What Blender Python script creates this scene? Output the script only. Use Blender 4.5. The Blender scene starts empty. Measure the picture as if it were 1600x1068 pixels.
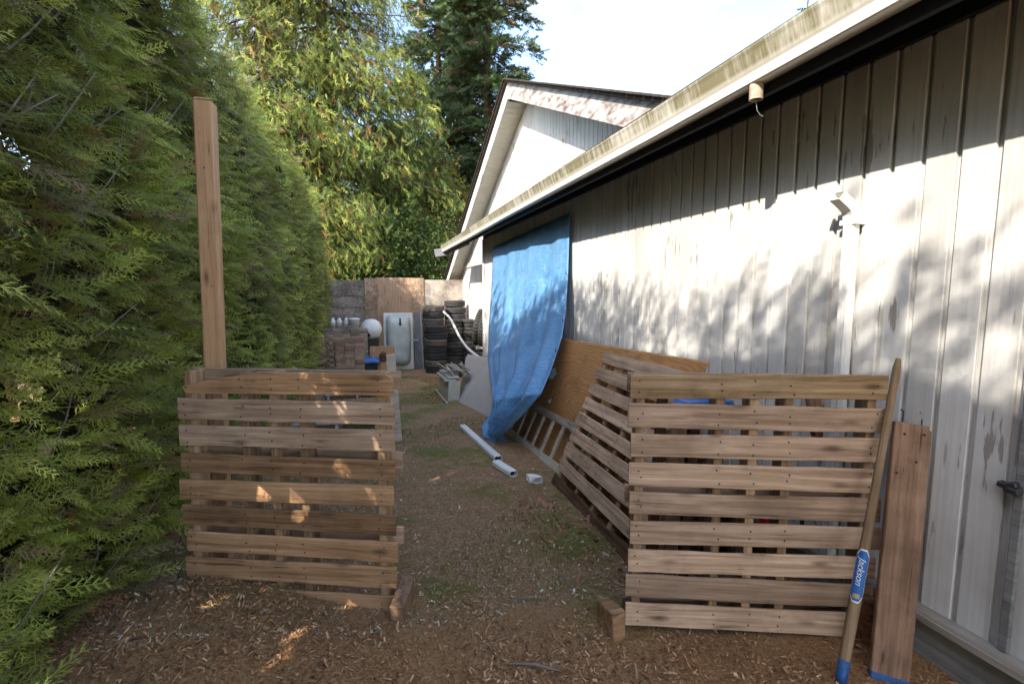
import bpy, bmesh, math, random
import numpy as np
from mathutils import Vector, Matrix, noise as mnoise
R = math.radians
random.seed(7); rng = np.random.default_rng(7)
SC = bpy.context.scene; COL = SC.collection

# ------------------------------------------------------------------ camera, sky, sun
F, CX, CY, CAMH = 770.0, 800.0, 534.0, 1.6
PITCH, YAW = R(6.005), R(15.725)
cd = bpy.data.cameras.new('camera'); cam = bpy.data.objects.new('camera', cd); COL.objects.link(cam)
cd.sensor_width = 36; cd.lens = F / 1600 * 36; cd.clip_start = .02; cd.clip_end = 3000
cam.location = (0, 0, CAMH); cam.rotation_euler = (R(90) - PITCH, 0, -YAW)
SC.camera = cam
w = bpy.data.worlds.new('World'); SC.world = w; w.use_nodes = True
LIGHT = Vector((1, .80, -.93)).normalized()
elev = math.asin(-LIGHT.z); azim = math.atan2(-LIGHT.x, -LIGHT.y)
nt = w.node_tree; nt.nodes.clear()
o = nt.nodes.new('ShaderNodeOutputWorld'); bg = nt.nodes.new('ShaderNodeBackground'); bg.inputs[1].default_value = .15
sky = nt.nodes.new('ShaderNodeTexSky'); sky.sky_type = 'NISHITA'; sky.sun_disc = False
sky.sun_elevation = elev; sky.sun_rotation = azim; sky.air_density = 1.0; sky.dust_density = 1.2; sky.ozone_density = 3.0
tc = nt.nodes.new('ShaderNodeTexCoord'); mp = nt.nodes.new('ShaderNodeMapping'); mp.inputs['Scale'].default_value = (1.0, 1.0, 2.2)
nz = nt.nodes.new('ShaderNodeTexNoise'); nz.inputs['Scale'].default_value = 3.2; nz.inputs['Detail'].default_value = 9; nz.inputs['Roughness'].default_value = .58
cr = nt.nodes.new('ShaderNodeValToRGB'); cr.color_ramp.elements[0].position = .50; cr.color_ramp.elements[1].position = .72
mx = nt.nodes.new('ShaderNodeMixRGB'); mx.inputs[2].default_value = (1.75, 1.78, 1.85, 1)
L = nt.links.new
L(tc.outputs['Generated'], mp.inputs[0]); L(mp.outputs[0], nz.inputs['Vector']); L(nz.outputs[0], cr.inputs[0]); L(cr.outputs[0], mx.inputs[0])
L(sky.outputs[0], mx.inputs[1]); L(mx.outputs[0], bg.inputs[0]); L(bg.outputs[0], o.inputs[0])
sd = bpy.data.lights.new('sun', 'SUN'); sun = bpy.data.objects.new('sun', sd); COL.objects.link(sun)
sd.energy = 2.0; sd.angle = R(.5); sd.color = (1, .975, .94)
sun.rotation_euler = LIGHT.to_track_quat('-Z', 'Y').to_euler(); sun.location = (-8, -7, 12)
vs = SC.view_settings; vs.view_transform = 'Standard'; vs.look = 'None'; vs.gamma = 1; vs.exposure = 2.25; vs.use_curve_mapping = False; vs.use_white_balance = True; vs.white_balance_temperature = 7250

# ------------------------------------------------------------------ pixel -> world
_f = Vector((math.sin(YAW) * math.cos(PITCH), math.cos(YAW) * math.cos(PITCH), -math.sin(PITCH)))
_r = Vector((math.cos(YAW), -math.sin(YAW), 0)); _u = _r.cross(_f)
CO = Vector((0, 0, CAMH))
def ray(x, y): return _r * (x - CX) + _u * (CY - y) + _f * F
def pX(x, y, X): r = ray(x, y); return CO + r * (X / r.x)
def pY(x, y, Y): r = ray(x, y); return CO + r * (Y / r.y)
def pZ(x, y, Z): r = ray(x, y); return CO + r * ((Z - CAMH) / r.z)
def slope(y): t = min(max((y - 4.0) / 10.0, 0), 1); return -.6 * (t if t < 1 else 1)
def mound(x, y):                       # mulch heaped against the left pallet and along the front
    a = math.exp(-((x + .95) / .75) ** 2 - ((y - 2.35) / .75) ** 2) * .17
    b = math.exp(-((x - 2.0) / .6) ** 2 - ((y - 1.2) / .6) ** 2) * .03
    return a + b
def gz(x, y):
    n = mnoise.noise(Vector((x * .9, y * .9, 3))) * .025 + mnoise.noise(Vector((x * 3.5, y * 3.5, 9))) * .010
    return slope(y) + mound(x, y) + n * (1 if abs(x) < 30 and abs(y) < 60 else 0)
def pG(x, y, dz=0):
    p = pZ(x, y, dz)
    for i in range(25): p = pZ(x, y, gz(p.x, p.y) + dz)
    return p

# ------------------------------------------------------------------ mesh helpers
class MB:
    def __init__(s): s.v = []; s.f = []
    def add(s, vs, fs):
        o = len(s.v); s.v += [tuple(p) for p in vs]; s.f += [tuple(i + o for i in f) for f in fs]; return s
    def box(s, c, size, M=None, bev=0.0):
        hx, hy, hz = size[0] / 2, size[1] / 2, size[2] / 2
        c = Vector(c); b = min(bev, hx * .6, hy * .6, hz * .6); vs = []; fs = []
        if b <= 0:
            vs = [Vector((x, y, z)) for x in (-hx, hx) for y in (-hy, hy) for z in (-hz, hz)]
            fs = [(0, 1, 3, 2), (4, 6, 7, 5), (0, 4, 5, 1), (2, 3, 7, 6), (0, 2, 6, 4), (1, 5, 7, 3)]
        else:
            idx = {}
            for sx in (-1, 1):
                for sy in (-1, 1):
                    for sz in (-1, 1):
                        for a in range(3):
                            p = Vector((sx * (hx - (b if a != 0 else 0)), sy * (hy - (b if a != 1 else 0)), sz * (hz - (b if a != 2 else 0))))
                            idx[(sx, sy, sz, a)] = len(vs); vs.append(p)
            for a in range(3):
                o1, o2 = [k for k in range(3) if k != a]
                for sg in (-1, 1):
                    q = []
                    for (u, v) in ((-1, -1), (1, -1), (1, 1), (-1, 1)):
                        k = [0, 0, 0]; k[a] = sg; k[o1] = u; k[o2] = v; q.append(idx[(k[0], k[1], k[2], a)])
                    fs.append(q)
            for a in range(3):
                o1, o2 = [k for k in range(3) if k != a]
                for u in (-1, 1):
                    for v in (-1, 1):
                        k0 = [0, 0, 0]; k1 = [0, 0, 0]; k0[a] = -1; k1[a] = 1
                        for k in (k0, k1): k[o1] = u; k[o2] = v
                        fs.append([idx[(*k0, o1)], idx[(*k1, o1)], idx[(*k1, o2)], idx[(*k0, o2)]])
            for sx in (-1, 1):
                for sy in (-1, 1):
                    for sz in (-1, 1): fs.append([idx[(sx, sy, sz, 0)], idx[(sx, sy, sz, 1)], idx[(sx, sy, sz, 2)]])
        if M is not None: vs = [M @ p for p in vs]
        return s.add([p + c for p in vs], fs)
    def beam(s, a, b, wid, thk, up=(0, 0, 1), bev=.003):       # bar from a to b
        a = Vector(a); b = Vector(b); d = (b - a); l = d.length; d.normalize()
        n = Vector(up); n = (n - d * n.dot(d)).normalized(); t = n.cross(d)
        M = Matrix((d, t, n)).transposed()
        return s.box((a + b) / 2, (l, wid, thk), M, bev)
    def prism(s, pts, off):                                    # polygon (3d points) extruded by off
        n = len(pts); off = Vector(off); pts = [Vector(p) for p in pts]
        fs = [tuple(range(n)), tuple(range(2 * n - 1, n - 1, -1))] + [(i, i + n, (i + 1) % n + n, (i + 1) % n) for i in range(n)]
        return s.add(pts + [p + off for p in pts], fs)
    def tube(s, path, rad, n=10, cap=True):
        path = [Vector(p) for p in path]; m = len(path); rad = rad if hasattr(rad, '__len__') else [rad] * m
        vs = []; fs = []; pv = None
        for i, p in enumerate(path):
            d = (path[min(i + 1, m - 1)] - path[max(i - 1, 0)]).normalized()
            if pv is None: pv = d.orthogonal().normalized()
            pv = (pv - d * pv.dot(d)).normalized(); q = d.cross(pv)
            vs += [p + (pv * math.cos(k * 2 * math.pi / n) + q * math.sin(k * 2 * math.pi / n)) * rad[i] for k in range(n)]
        for i in range(m - 1):
            for k in range(n): fs.append((i * n + k, i * n + (k + 1) % n, (i + 1) * n + (k + 1) % n, (i + 1) * n + k))
        if cap: fs += [tuple(range(n - 1, -1, -1)), tuple((m - 1) * n + k for k in range(n))]
        return s.add(vs, fs)
    def lathe(s, prof, n=32, M=None, closed=False):            # profile of (r, z), about z
        m = len(prof); vs = []; fs = []
        for k in range(n):
            a = 2 * math.pi * k / n
            vs += [Vector((r * math.cos(a), r * math.sin(a), z)) for r, z in prof]
        for k in range(n):
            k2 = (k + 1) % n
            for i in range(m if closed else m - 1): fs.append((k * m + i, k2 * m + i, k2 * m + (i + 1) % m, k * m + (i + 1) % m))
        if M is not None: vs = [M @ v for v in vs]
        return s.add(vs, fs)
    def mesh(s, name, smooth=False):
        me = bpy.data.meshes.new(name); me.from_pydata(s.v, [], s.f); me.update()
        bm = bmesh.new(); bm.from_mesh(me); bmesh.ops.recalc_face_normals(bm, faces=bm.faces); bm.to_mesh(me); bm.free()
        if smooth:
            for p in me.polygons: p.use_smooth = True
        return me
def link(name, me, m, parent=None, loc=None):
    o = bpy.data.objects.new(name, me); COL.objects.link(o)
    if m is not None:
        if me.materials: me.materials[0] = m
        else: me.materials.append(m)
    if parent: o.parent = parent
    if loc is not None: o.location = loc
    return o
def part(name, mb, m, parent, smooth=False, world=True):
    """mesh written in world coordinates, stored relative to its own centre and its (unrotated) parent"""
    base = Vector((0, 0, 0)); p = parent
    while p is not None: base += p.location; p = p.parent
    if world:
        c = sum((Vector(v) for v in mb.v), Vector()) / max(len(mb.v), 1)
        mb.v = [tuple(Vector(v) - c) for v in mb.v]
        return link(name, mb.mesh(name, smooth), m, parent, c - base)
    return link(name, mb.mesh(name, smooth), m, parent)
def aligned(name, mb, m, parent, org, zdir, ydir, smooth=False):
    zd = Vector(zdir).normalized(); yd_ = Vector(ydir); yd_ = (yd_ - zd * yd_.dot(zd)).normalized(); xd = yd_.cross(zd)
    o = link(name, mb.mesh(name, smooth), m, parent, Vector(org) - (parent.location if parent else Vector())); o.rotation_euler = Matrix((xd, yd_, zd)).transposed().to_euler(); return o
def tag(o, label, cat, group=None):
    o['label'] = label; o['category'] = cat
    if group: o['group'] = group
    return o
def thing(name, label, cat, loc=(0, 0, 0), rot=(0, 0, 0), group=None):
    o = bpy.data.objects.new(name, None); COL.objects.link(o); o.location = loc; o.rotation_euler = rot; o.empty_display_size = .1
    return tag(o, label, cat, group)
def solo(name, mb, m, label, cat, group=None, smooth=False):
    return tag(part(name, mb, m, None, smooth), label, cat, group)
def bulk(name, V, Fc, m, parent=None, col=None, smooth=False):  # big numpy mesh
    V = np.asarray(V, np.float32); Fc = np.asarray(Fc, np.int32); me = bpy.data.meshes.new(name)
    k = Fc.shape[1]; me.vertices.add(len(V)); me.vertices.foreach_set('co', V.ravel())
    me.loops.add(Fc.size); me.loops.foreach_set('vertex_index', Fc.ravel())
    me.polygons.add(len(Fc)); me.polygons.foreach_set('loop_start', np.arange(0, Fc.size, k, dtype=np.int32))
    me.polygons.foreach_set('loop_total', np.full(len(Fc), k, np.int32))
    if smooth: me.polygons.foreach_set('use_smooth', np.ones(len(Fc), bool))
    if col is not None:
        a = me.color_attributes.new('tint', 'FLOAT_COLOR', 'POINT'); c4 = np.ones((len(V), 4), np.float32); c4[:, :3] = col
        a.data.foreach_set('color', c4.ravel())
    me.update(); me.validate()
    return link(name, me, m, parent)

# ------------------------------------------------------------------ materials
def mat(name, rough=.8, spec=.3):
    m = bpy.data.materials.new(name); m.use_nodes = True; n = m.node_tree
    b = n.nodes['Principled BSDF']; b.inputs['Roughness'].default_value = rough; b.inputs['Specular IOR Level'].default_value = spec
    return m, n, b
def nn(n, t, **k):
    x = n.nodes.new(t)
    for a, v in k.items():
        if a in x.inputs.keys(): x.inputs[a].default_value = v
        else: setattr(x, a, v)
    return x
def ramp(n, stops):
    r = n.nodes.new('ShaderNodeValToRGB'); e = r.color_ramp.elements
    while len(e) < len(stops): e.new(.5)
    for i, (p, c) in enumerate(stops): e[i].position = p; e[i].color = (*c, 1) if len(c) == 3 else c
    return r
def coords(n, scale, rnd=True):
    t = n.nodes.new('ShaderNodeTexCoord'); m = n.nodes.new('ShaderNodeMapping'); m.inputs['Scale'].default_value = scale
    if rnd:
        oi = n.nodes.new('ShaderNodeObjectInfo'); mu = nn(n, 'ShaderNodeMath', operation='MULTIPLY'); mu.inputs[1].default_value = 37
        n.links.new(oi.outputs['Random'], mu.inputs[0])
        cb = n.nodes.new('ShaderNodeCombineXYZ'); [n.links.new(mu.outputs[0], cb.inputs[i]) for i in range(3)]
        n.links.new(cb.outputs[0], m.inputs['Location'])
    n.links.new(t.outputs['Object'], m.inputs['Vector']); return m
def mixc(n, fac, a, b, mode='MIX'):
    x = n.nodes.new('ShaderNodeMixRGB'); x.blend_type = mode
    for i, s in ((0, fac), (1, a), (2, b)):
        if hasattr(s, 'is_linked') or hasattr(s, 'links'): n.links.new(s, x.inputs[i])
        elif i == 0: x.inputs[0].default_value = s
        else: x.inputs[i].default_value = (*s, 1)
    return x.outputs[0]
def bump(n, b, h, strength=.4, dist=.01):
    x = nn(n, 'ShaderNodeBump'); x.inputs['Strength'].default_value = strength; x.inputs['Distance'].default_value = dist
    n.links.new(h, x.inputs['Height']); n.links.new(x.outputs[0], b.inputs['Normal'])
def wood(name, dark, mid, light, axis=0, rough=.85, knots=True, stain=.35, tintvar=.35):
    m, n, b = mat(name, rough, .2)
    sc = [38, 38, 38]; sc[axis] = 1.6
    c = coords(n, sc); g = nn(n, 'ShaderNodeTexNoise', Scale=1.0, Detail=8.0, Roughness=.65, Distortion=.6); n.links.new(c.outputs[0], g.inputs['Vector'])
    rp = ramp(n, [(.28, dark), (.5, mid), (.74, light)]); n.links.new(g.outputs[0], rp.inputs[0]); colr = rp.outputs[0]
    c2 = coords(n, (3, 3, 3)); g2 = nn(n, 'ShaderNodeTexNoise', Scale=1.3, Detail=5.0, Roughness=.6); n.links.new(c2.outputs[0], g2.inputs['Vector'])
    r2 = ramp(n, [(.42, (0, 0, 0)), (.72, (1, 1, 1))]); n.links.new(g2.outputs[0], r2.inputs[0])
    mu = nn(n, 'ShaderNodeMath', operation='MULTIPLY'); mu.inputs[1].default_value = stain; n.links.new(r2.outputs[0], mu.inputs[0])
    colr = mixc(n, mu.outputs[0], colr, tuple(x * .45 for x in dark))
    if knots:
        s3 = [9, 9, 9]; s3[axis] = 3.2
        c3 = coords(n, s3); v = nn(n, 'ShaderNodeTexVoronoi', Scale=1.0); n.links.new(c3.outputs[0], v.inputs['Vector'])
        r3 = ramp(n, [(.05, (1, 1, 1)), (.15, (.25, .25, .25)), (.2, (0, 0, 0))]); n.links.new(v.outputs['Distance'], r3.inputs[0])
        mk = nn(n, 'ShaderNodeMath', operation='MULTIPLY'); mk.inputs[1].default_value = .75; n.links.new(r3.outputs[0], mk.inputs[0])
        colr = mixc(n, mk.outputs[0], colr, tuple(x * .4 for x in dark))
    s4 = [26, 26, 26]; s4[axis] = .55
    c4 = coords(n, s4); g4 = nn(n, 'ShaderNodeTexNoise', Scale=1.0, Detail=3.0, Roughness=.5); n.links.new(c4.outputs[0], g4.inputs['Vector'])
    r4 = ramp(n, [(.485, (0, 0, 0)), (.497, (.8, .8, .8)), (.503, (.8, .8, .8)), (.515, (0, 0, 0))]); n.links.new(g4.outputs[0], r4.inputs[0])
    gate = ramp(n, [(.5, (0, 0, 0)), (.6, (1, 1, 1))]); n.links.new(g2.outputs[0], gate.inputs[0]); mg = nn(n, 'ShaderNodeMath', operation='MULTIPLY'); n.links.new(r4.outputs[0], mg.inputs[0]); n.links.new(gate.outputs[0], mg.inputs[1])
    colr = mixc(n, mg.outputs[0], colr, tuple(x * .3 for x in dark))
    oi = n.nodes.new('ShaderNodeObjectInfo'); mr = nn(n, 'ShaderNodeMapRange'); mr.inputs[3].default_value = 1 - tintvar; mr.inputs[4].default_value = 1 + tintvar * .6
    n.links.new(oi.outputs['Random'], mr.inputs[0])
    hsv = nn(n, 'ShaderNodeHueSaturation'); n.links.new(colr, hsv.inputs['Color']); n.links.new(mr.outputs[0], hsv.inputs['Value'])
    n.links.new(hsv.outputs[0], b.inputs['Base Color']); bump(n, b, g.outputs[0], .55, .004)
    return m
def plain(name, color, rough=.6, spec=.4, var=.25, scale=6, bumpy=.15, metal=0.0):
    m, n, b = mat(name, rough, spec); b.inputs['Metallic'].default_value = metal
    c = coords(n, (1, 1, 1)); g = nn(n, 'ShaderNodeTexNoise', Scale=float(scale), Detail=7.0, Roughness=.65); n.links.new(c.outputs[0], g.inputs['Vector'])
    rp = ramp(n, [(.3, tuple(x * (1 - var) for x in color)), (.7, tuple(min(1, x * (1 + var * .5)) for x in color))])
    n.links.new(g.outputs[0], rp.inputs[0]); n.links.new(rp.outputs[0], b.inputs['Base Color'])
    if bumpy: bump(n, b, g.outputs[0], bumpy, .01)
    return m
def foliage(name, trans=.35, rough=.6):
    m, n, b = mat(name, rough, .25); a = nn(n, 'ShaderNodeVertexColor', layer_name='tint'); n.links.new(a.outputs[0], b.inputs['Base Color'])
    t = n.nodes.new('ShaderNodeBsdfTranslucent'); n.links.new(a.outputs[0], t.inputs[0])
    x = n.nodes.new('ShaderNodeMixShader'); x.inputs[0].default_value = trans
    n.links.new(b.outputs[0], x.inputs[1]); n.links.new(t.outputs[0], x.inputs[2]); n.links.new(x.outputs[0], n.nodes['Material Output'].inputs[0]); return m
def tintmat(name, rough=.9):
    m, n, b = mat(name, rough, .15); a = nn(n, 'ShaderNodeVertexColor', layer_name='tint'); n.links.new(a.outputs[0], b.inputs['Base Color']); return m

M = {}
M['pallet'] = wood('pallet_wood', (0.237, 0.143, 0.089), (0.491, 0.321, 0.208), (0.762, 0.541, 0.383))
M['pallet_warm'] = wood('pallet_wood_warm', (0.207, 0.103, 0.048), (0.455, 0.252, 0.127), (0.724, 0.429, 0.239))
M['stringer'] = wood('stringer_wood', (0.161, 0.092, 0.049), (0.354, 0.216, 0.119), (0.531, 0.354, 0.210), axis=2)
M['mossy'] = wood('mossy_wood', (0.109, 0.065, 0.028), (0.259, 0.167, 0.087), (0.410, 0.290, 0.176), stain=.6)
M['grey_wood'] = wood('grey_wood', (0.234, 0.221, 0.195), (0.416, 0.403, 0.377), (0.598, 0.585, 0.546))
M['cedar_post'] = wood('cedar_post', (0.308, 0.162, 0.075), (0.473, 0.270, 0.140), (0.594, 0.378, 0.210), axis=2, stain=.12, tintvar=.1)
M['board'] = wood('board_wood', (.13, .07, .042), (.30, .175, .11), (.42, .275, .18), axis=2, stain=.6)
M['handle'] = wood('handle_wood', (0.145, 0.086, 0.044), (0.306, 0.196, 0.110), (0.483, 0.329, 0.191), axis=2, stain=.45, knots=False)
M['lath'] = wood('lath_wood', (.25, .2, .14), (.4, .33, .25), (.55, .47, .38), knots=False)
M['ladder'] = wood('ladder_wood', (.26, .22, .16), (.42, .37, .29), (.55, .5, .42), axis=1, knots=False)
M['rot'] = wood('rotten_wood', (.05, .025, .012), (.14, .07, .035), (.26, .15, .08), stain=.6)
M['fence_ply'] = wood('fence_plywood', (0.276, 0.168, 0.101), (0.428, 0.276, 0.176), (0.552, 0.390, 0.258), axis=2, stain=.3)
M['ledge'] = wood('ledge_wood', (.24, .2, .16), (.42, .37, .31), (.58, .53, .47), axis=1)
M['skirt'] = wood('skirt_wood', (.17, .17, .17), (.3, .3, .29), (.42, .42, .4), axis=1)
def osb(name, dark, light):
    m, n, b = mat(name, .85, .2); c = coords(n, (22, 22, 22)); v = nn(n, 'ShaderNodeTexVoronoi', Scale=1.6); n.links.new(c.outputs[0], v.inputs['Vector'])
    g = nn(n, 'ShaderNodeTexNoise', Scale=.12, Detail=6.0); n.links.new(c.outputs[0], g.inputs['Vector'])
    rp = ramp(n, [(0, dark), (1, light)]); s = n.nodes.new('ShaderNodeSeparateColor'); n.links.new(v.outputs['Color'], s.inputs[0]); n.links.new(s.outputs[0], rp.inputs[0])
    r2 = ramp(n, [(.35, (.55, .55, .55)), (.65, (1.15, 1.15, 1.15))]); n.links.new(g.outputs[0], r2.inputs[0])
    n.links.new(mixc(n, 1.0, rp.outputs[0], r2.outputs[0], 'MULTIPLY'), b.inputs['Base Color']); bump(n, b, v.outputs['Distance'], .25, .004); return m
M['osb_grey'] = osb('weathered_strand_board', (.21, .165, .13), (.48, .39, .32)); M['osb_tan'] = osb('tan_strand_board', (.30, .19, .12), (.52, .37, .26)); M['osb_pale'] = osb('pale_strand_board', (.30, .25, .21), (.5, .44, .38))
def plywood(name):
    m, n, b = mat(name, .6, .3); c = coords(n, (.9, .55, 2.6), False); wv = nn(n, 'ShaderNodeTexWave', Scale=3.6, Distortion=26.0, Detail=3.0, wave_type='RINGS'); wv.inputs['Detail Scale'].default_value = .7
    n.links.new(c.outputs[0], wv.inputs['Vector'])
    rp = ramp(n, [(.1, (.38, .18, .065)), (.6, (.44, .22, .085)), (1, (.48, .25, .10))]); n.links.new(wv.outputs[0], rp.inputs[0])
    c2 = coords(n, (4, 4, 4), False); g = nn(n, 'ShaderNodeTexNoise', Scale=1.0, Detail=5.0); n.links.new(c2.outputs[0], g.inputs['Vector'])
    r2 = ramp(n, [(.60, (0, 0, 0)), (.64, (.4, .4, .4))]); n.links.new(g.outputs[0], r2.inputs[0])
    n.links.new(mixc(n, r2.outputs[0], rp.outputs[0], (.24, .13, .07)), b.inputs['Base Color']); return m
M['ply'] = plywood('orange_plywood')
def siding(name, base=(.66, .655, .635)):
    m, n, b = mat(name, .55, .35)
    c = coords(n, (45, 45, 2.2)); g = nn(n, 'ShaderNodeTexNoise', Scale=1.0, Detail=8.0, Roughness=.62, Distortion=.8); n.links.new(c.outputs[0], g.inputs['Vector'])
    rp = ramp(n, [(.25, tuple(x * .80 for x in base)), (.55, base)]); n.links.new(g.outputs[0], rp.inputs[0]); colr = rp.outputs[0]
    # grime blotches
    t = n.nodes.new('ShaderNodeTexCoord'); ge = n.nodes.new('ShaderNodeNewGeometry')
    g2 = nn(n, 'ShaderNodeTexNoise', Scale=1.6, Detail=7.0, Roughness=.65); n.links.new(ge.outputs['Position'], g2.inputs['Vector'])
    r2 = ramp(n, [(.46, (0, 0, 0)), (.78, (.6, .6, .6))]); n.links.new(g2.outputs[0], r2.inputs[0]); colr = mixc(n, r2.outputs[0], colr, (.36, .32, .27))
    # small peeled flecks: grey wood shows
    c3 = coords(n, (30, 30, 7)); g3 = nn(n, 'ShaderNodeTexNoise', Scale=1.0, Detail=4.0, Roughness=.6); n.links.new(c3.outputs[0], g3.inputs['Vector'])
    g4 = nn(n, 'ShaderNodeTexNoise', Scale=2.3, Detail=3.0); n.links.new(ge.outputs['Position'], g4.inputs['Vector'])
    ad = nn(n, 'ShaderNodeMath', operation='MULTIPLY'); n.links.new(g3.outputs[0], ad.inputs[0]); n.links.new(g4.outputs[0], ad.inputs[1])
    r3 = ramp(n, [(.355, (0, 0, 0)), (.375, (1, 1, 1))]); n.links.new(ad.outputs[0], r3.inputs[0]); colr = mixc(n, r3.outputs[0], colr, (.33, .30, .27))
    # knots
    c5 = coords(n, (9, 9, 2.6)); v = nn(n, 'ShaderNodeTexVoronoi', Scale=1.0); n.links.new(c5.outputs[0], v.inputs['Vector'])
    r5 = ramp(n, [(.035, (.7, .7, .7)), (.075, (0, 0, 0))]); n.links.new(v.outputs['Distance'], r5.inputs[0]); colr = mixc(n, r5.outputs[0], colr, (.3, .27, .23))
    oi = n.nodes.new('ShaderNodeObjectInfo'); mr = nn(n, 'ShaderNodeMapRange'); mr.inputs[3].default_value = .86; mr.inputs[4].default_value = 1.04; n.links.new(oi.outputs['Random'], mr.inputs[0])
    hs = nn(n, 'ShaderNodeHueSaturation'); n.links.new(colr, hs.inputs['Color']); n.links.new(mr.outputs[0], hs.inputs['Value']); n.links.new(hs.outputs[0], b.inputs['Base Color'])
    bump(n, b, g.outputs[0], .35, .004); return m
M['siding'] = siding('white_painted_siding'); M['house'] = siding('white_house_siding', (.70, .69, .67))
def gutterm():
    m, n, b = mat('gutter_paint', .45, .4); ge = n.nodes.new('ShaderNodeNewGeometry'); mp = n.nodes.new('ShaderNodeMapping'); mp.inputs['Scale'].default_value = (3, 22, 2.5)
    n.links.new(ge.outputs['Position'], mp.inputs['Vector']); g = nn(n, 'ShaderNodeTexNoise', Scale=1.0, Detail=8.0, Roughness=.7); n.links.new(mp.outputs[0], g.inputs['Vector'])
    g2 = nn(n, 'ShaderNodeTexNoise', Scale=1.1, Detail=5.0); n.links.new(ge.outputs['Position'], g2.inputs['Vector'])
    sx = n.nodes.new('ShaderNodeSeparateXYZ'); n.links.new(ge.outputs['Position'], sx.inputs[0])
    mr = nn(n, 'ShaderNodeMapRange'); mr.inputs[1].default_value = 2.645; mr.inputs[2].default_value = 2.675; n.links.new(sx.outputs[2], mr.inputs[0])   # algae grows on the flared upper face
    a = nn(n, 'ShaderNodeMath', operation='ADD'); n.links.new(g.outputs[0], a.inputs[0]); n.links.new(g2.outputs[0], a.inputs[1])
    r = ramp(n, [(.40, (.1, .1, .1)), (.55, (1, 1, 1))]); h = nn(n, 'ShaderNodeMath', operation='MULTIPLY'); h.inputs[1].default_value = .5; n.links.new(a.outputs[0], h.inputs[0]); n.links.new(h.outputs[0], r.inputs[0])
    mu = nn(n, 'ShaderNodeMath', operation='MULTIPLY'); n.links.new(r.outputs[0], mu.inputs[0]); n.links.new(mr.outputs[0], mu.inputs[1])
    gr = ramp(n, [(.3, (.17, .155, .06)), (.7, (.30, .265, .17))]); n.links.new(g2.outputs[0], gr.inputs[0])
    n.links.new(mixc(n, mu.outputs[0], (.74, .71, .63), gr.outputs[0]), b.inputs['Base Color']); return m
M['gutter'] = gutterm()
M['black_soffit'] = plain('black_soffit', (.012, .012, .014), .7, .2); M['frieze'] = plain('dark_frieze', (.018, .019, .026), .5, .3)
M['white_pvc'] = plain('white_vinyl', (.78, .77, .74), .4, .4, .08, 4, .03); M['dark_in'] = plain('dark_inside', (.02, .018, .015), .9)
M['soffit'] = plain('cream_soffit', (.62, .59, .50), .5, .3, .08); M['shingle'] = plain('dark_shingles', (.075, .06, .05), .95, .1, .5, 14, .6)
def peel():
    m, n, b = mat('peeling_barge_paint', .7, .2); c = coords(n, (5, 5, 16)); g = nn(n, 'ShaderNodeTexNoise', Scale=1.0, Detail=8.0, Roughness=.7); n.links.new(c.outputs[0], g.inputs['Vector'])
    r = ramp(n, [(.44, (.44, .43, .415)), (.53, (.30, .275, .255)), (.60, (.21, .145, .115)), (.70, (.085, .07, .062))]); n.links.new(g.outputs[0], r.inputs[0]); n.links.new(r.outputs[0], b.inputs['Base Color']); bump(n, b, g.outputs[0], .4, .01); return m
M['peel'] = peel()
M['rubber'] = plain('tyre_rubber', (.045, .044, .043), .8, .3, .4, 9, .2); M['rubber_dust'] = plain('dusty_tyre_rubber', (.13, .115, .10), .9, .2, .45, 7, .2)
M['rim'] = plain('pale_rim', (.5, .5, .48), .5, .4); M['tub'] = plain('tub_enamel', (.50, .54, .50), .35, .5, .22, 3.5, .03); M['tub_rim'] = plain('tub_rim', (.72, .70, .65), .4, .4, .12)
M['sheet_metal'] = plain('grey_panel', (.20, .21, .22), .55, .4, .3); M['white_plastic'] = plain('white_plastic', (.78, .77, .74), .4, .4, .1); M['dark_metal'] = plain('dark_metal', (.03, .03, .03), .5, .5)
M['board_grey'] = plain('grey_board_face', (.47, .42, .38), .7, .25, .1, 3, .02); M['cooler'] = plain('cream_box', (.50, .48, .41), .55, .35, .18); M['concrete'] = plain('concrete', (.36, .34, .31), .9, .2, .3, 12, .4)
M['paver'] = None
def paver(name, c0, c1):
    m, n, b = mat(name, .9, .15); oi = n.nodes.new('ShaderNodeObjectInfo'); r = ramp(n, [(0, c0), (.55, c1), (1, tuple(x * 1.25 for x in c1))]); n.links.new(oi.outputs['Random'], r.inputs[0])
    c = coords(n, (25, 25, 25)); g = nn(n, 'ShaderNodeTexNoise', Scale=1.0, Detail=6.0); n.links.new(c.outputs[0], g.inputs['Vector']); r2 = ramp(n, [(.3, (.6, .6, .6)), (.7, (1.1, 1.1, 1.1))]); n.links.new(g.outputs[0], r2.inputs[0])
    n.links.new(mixc(n, 1.0, r.outputs[0], r2.outputs[0], 'MULTIPLY'), b.inputs['Base Color']); bump(n, b, g.outputs[0], .4, .005); return m
M['paver_red'] = paver('red_paver', (.27, .165, .115), (.42, .28, .20)); M['paver_brown'] = paver('brown_paver', (.26, .20, .15), (.38, .30, .23))
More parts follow.
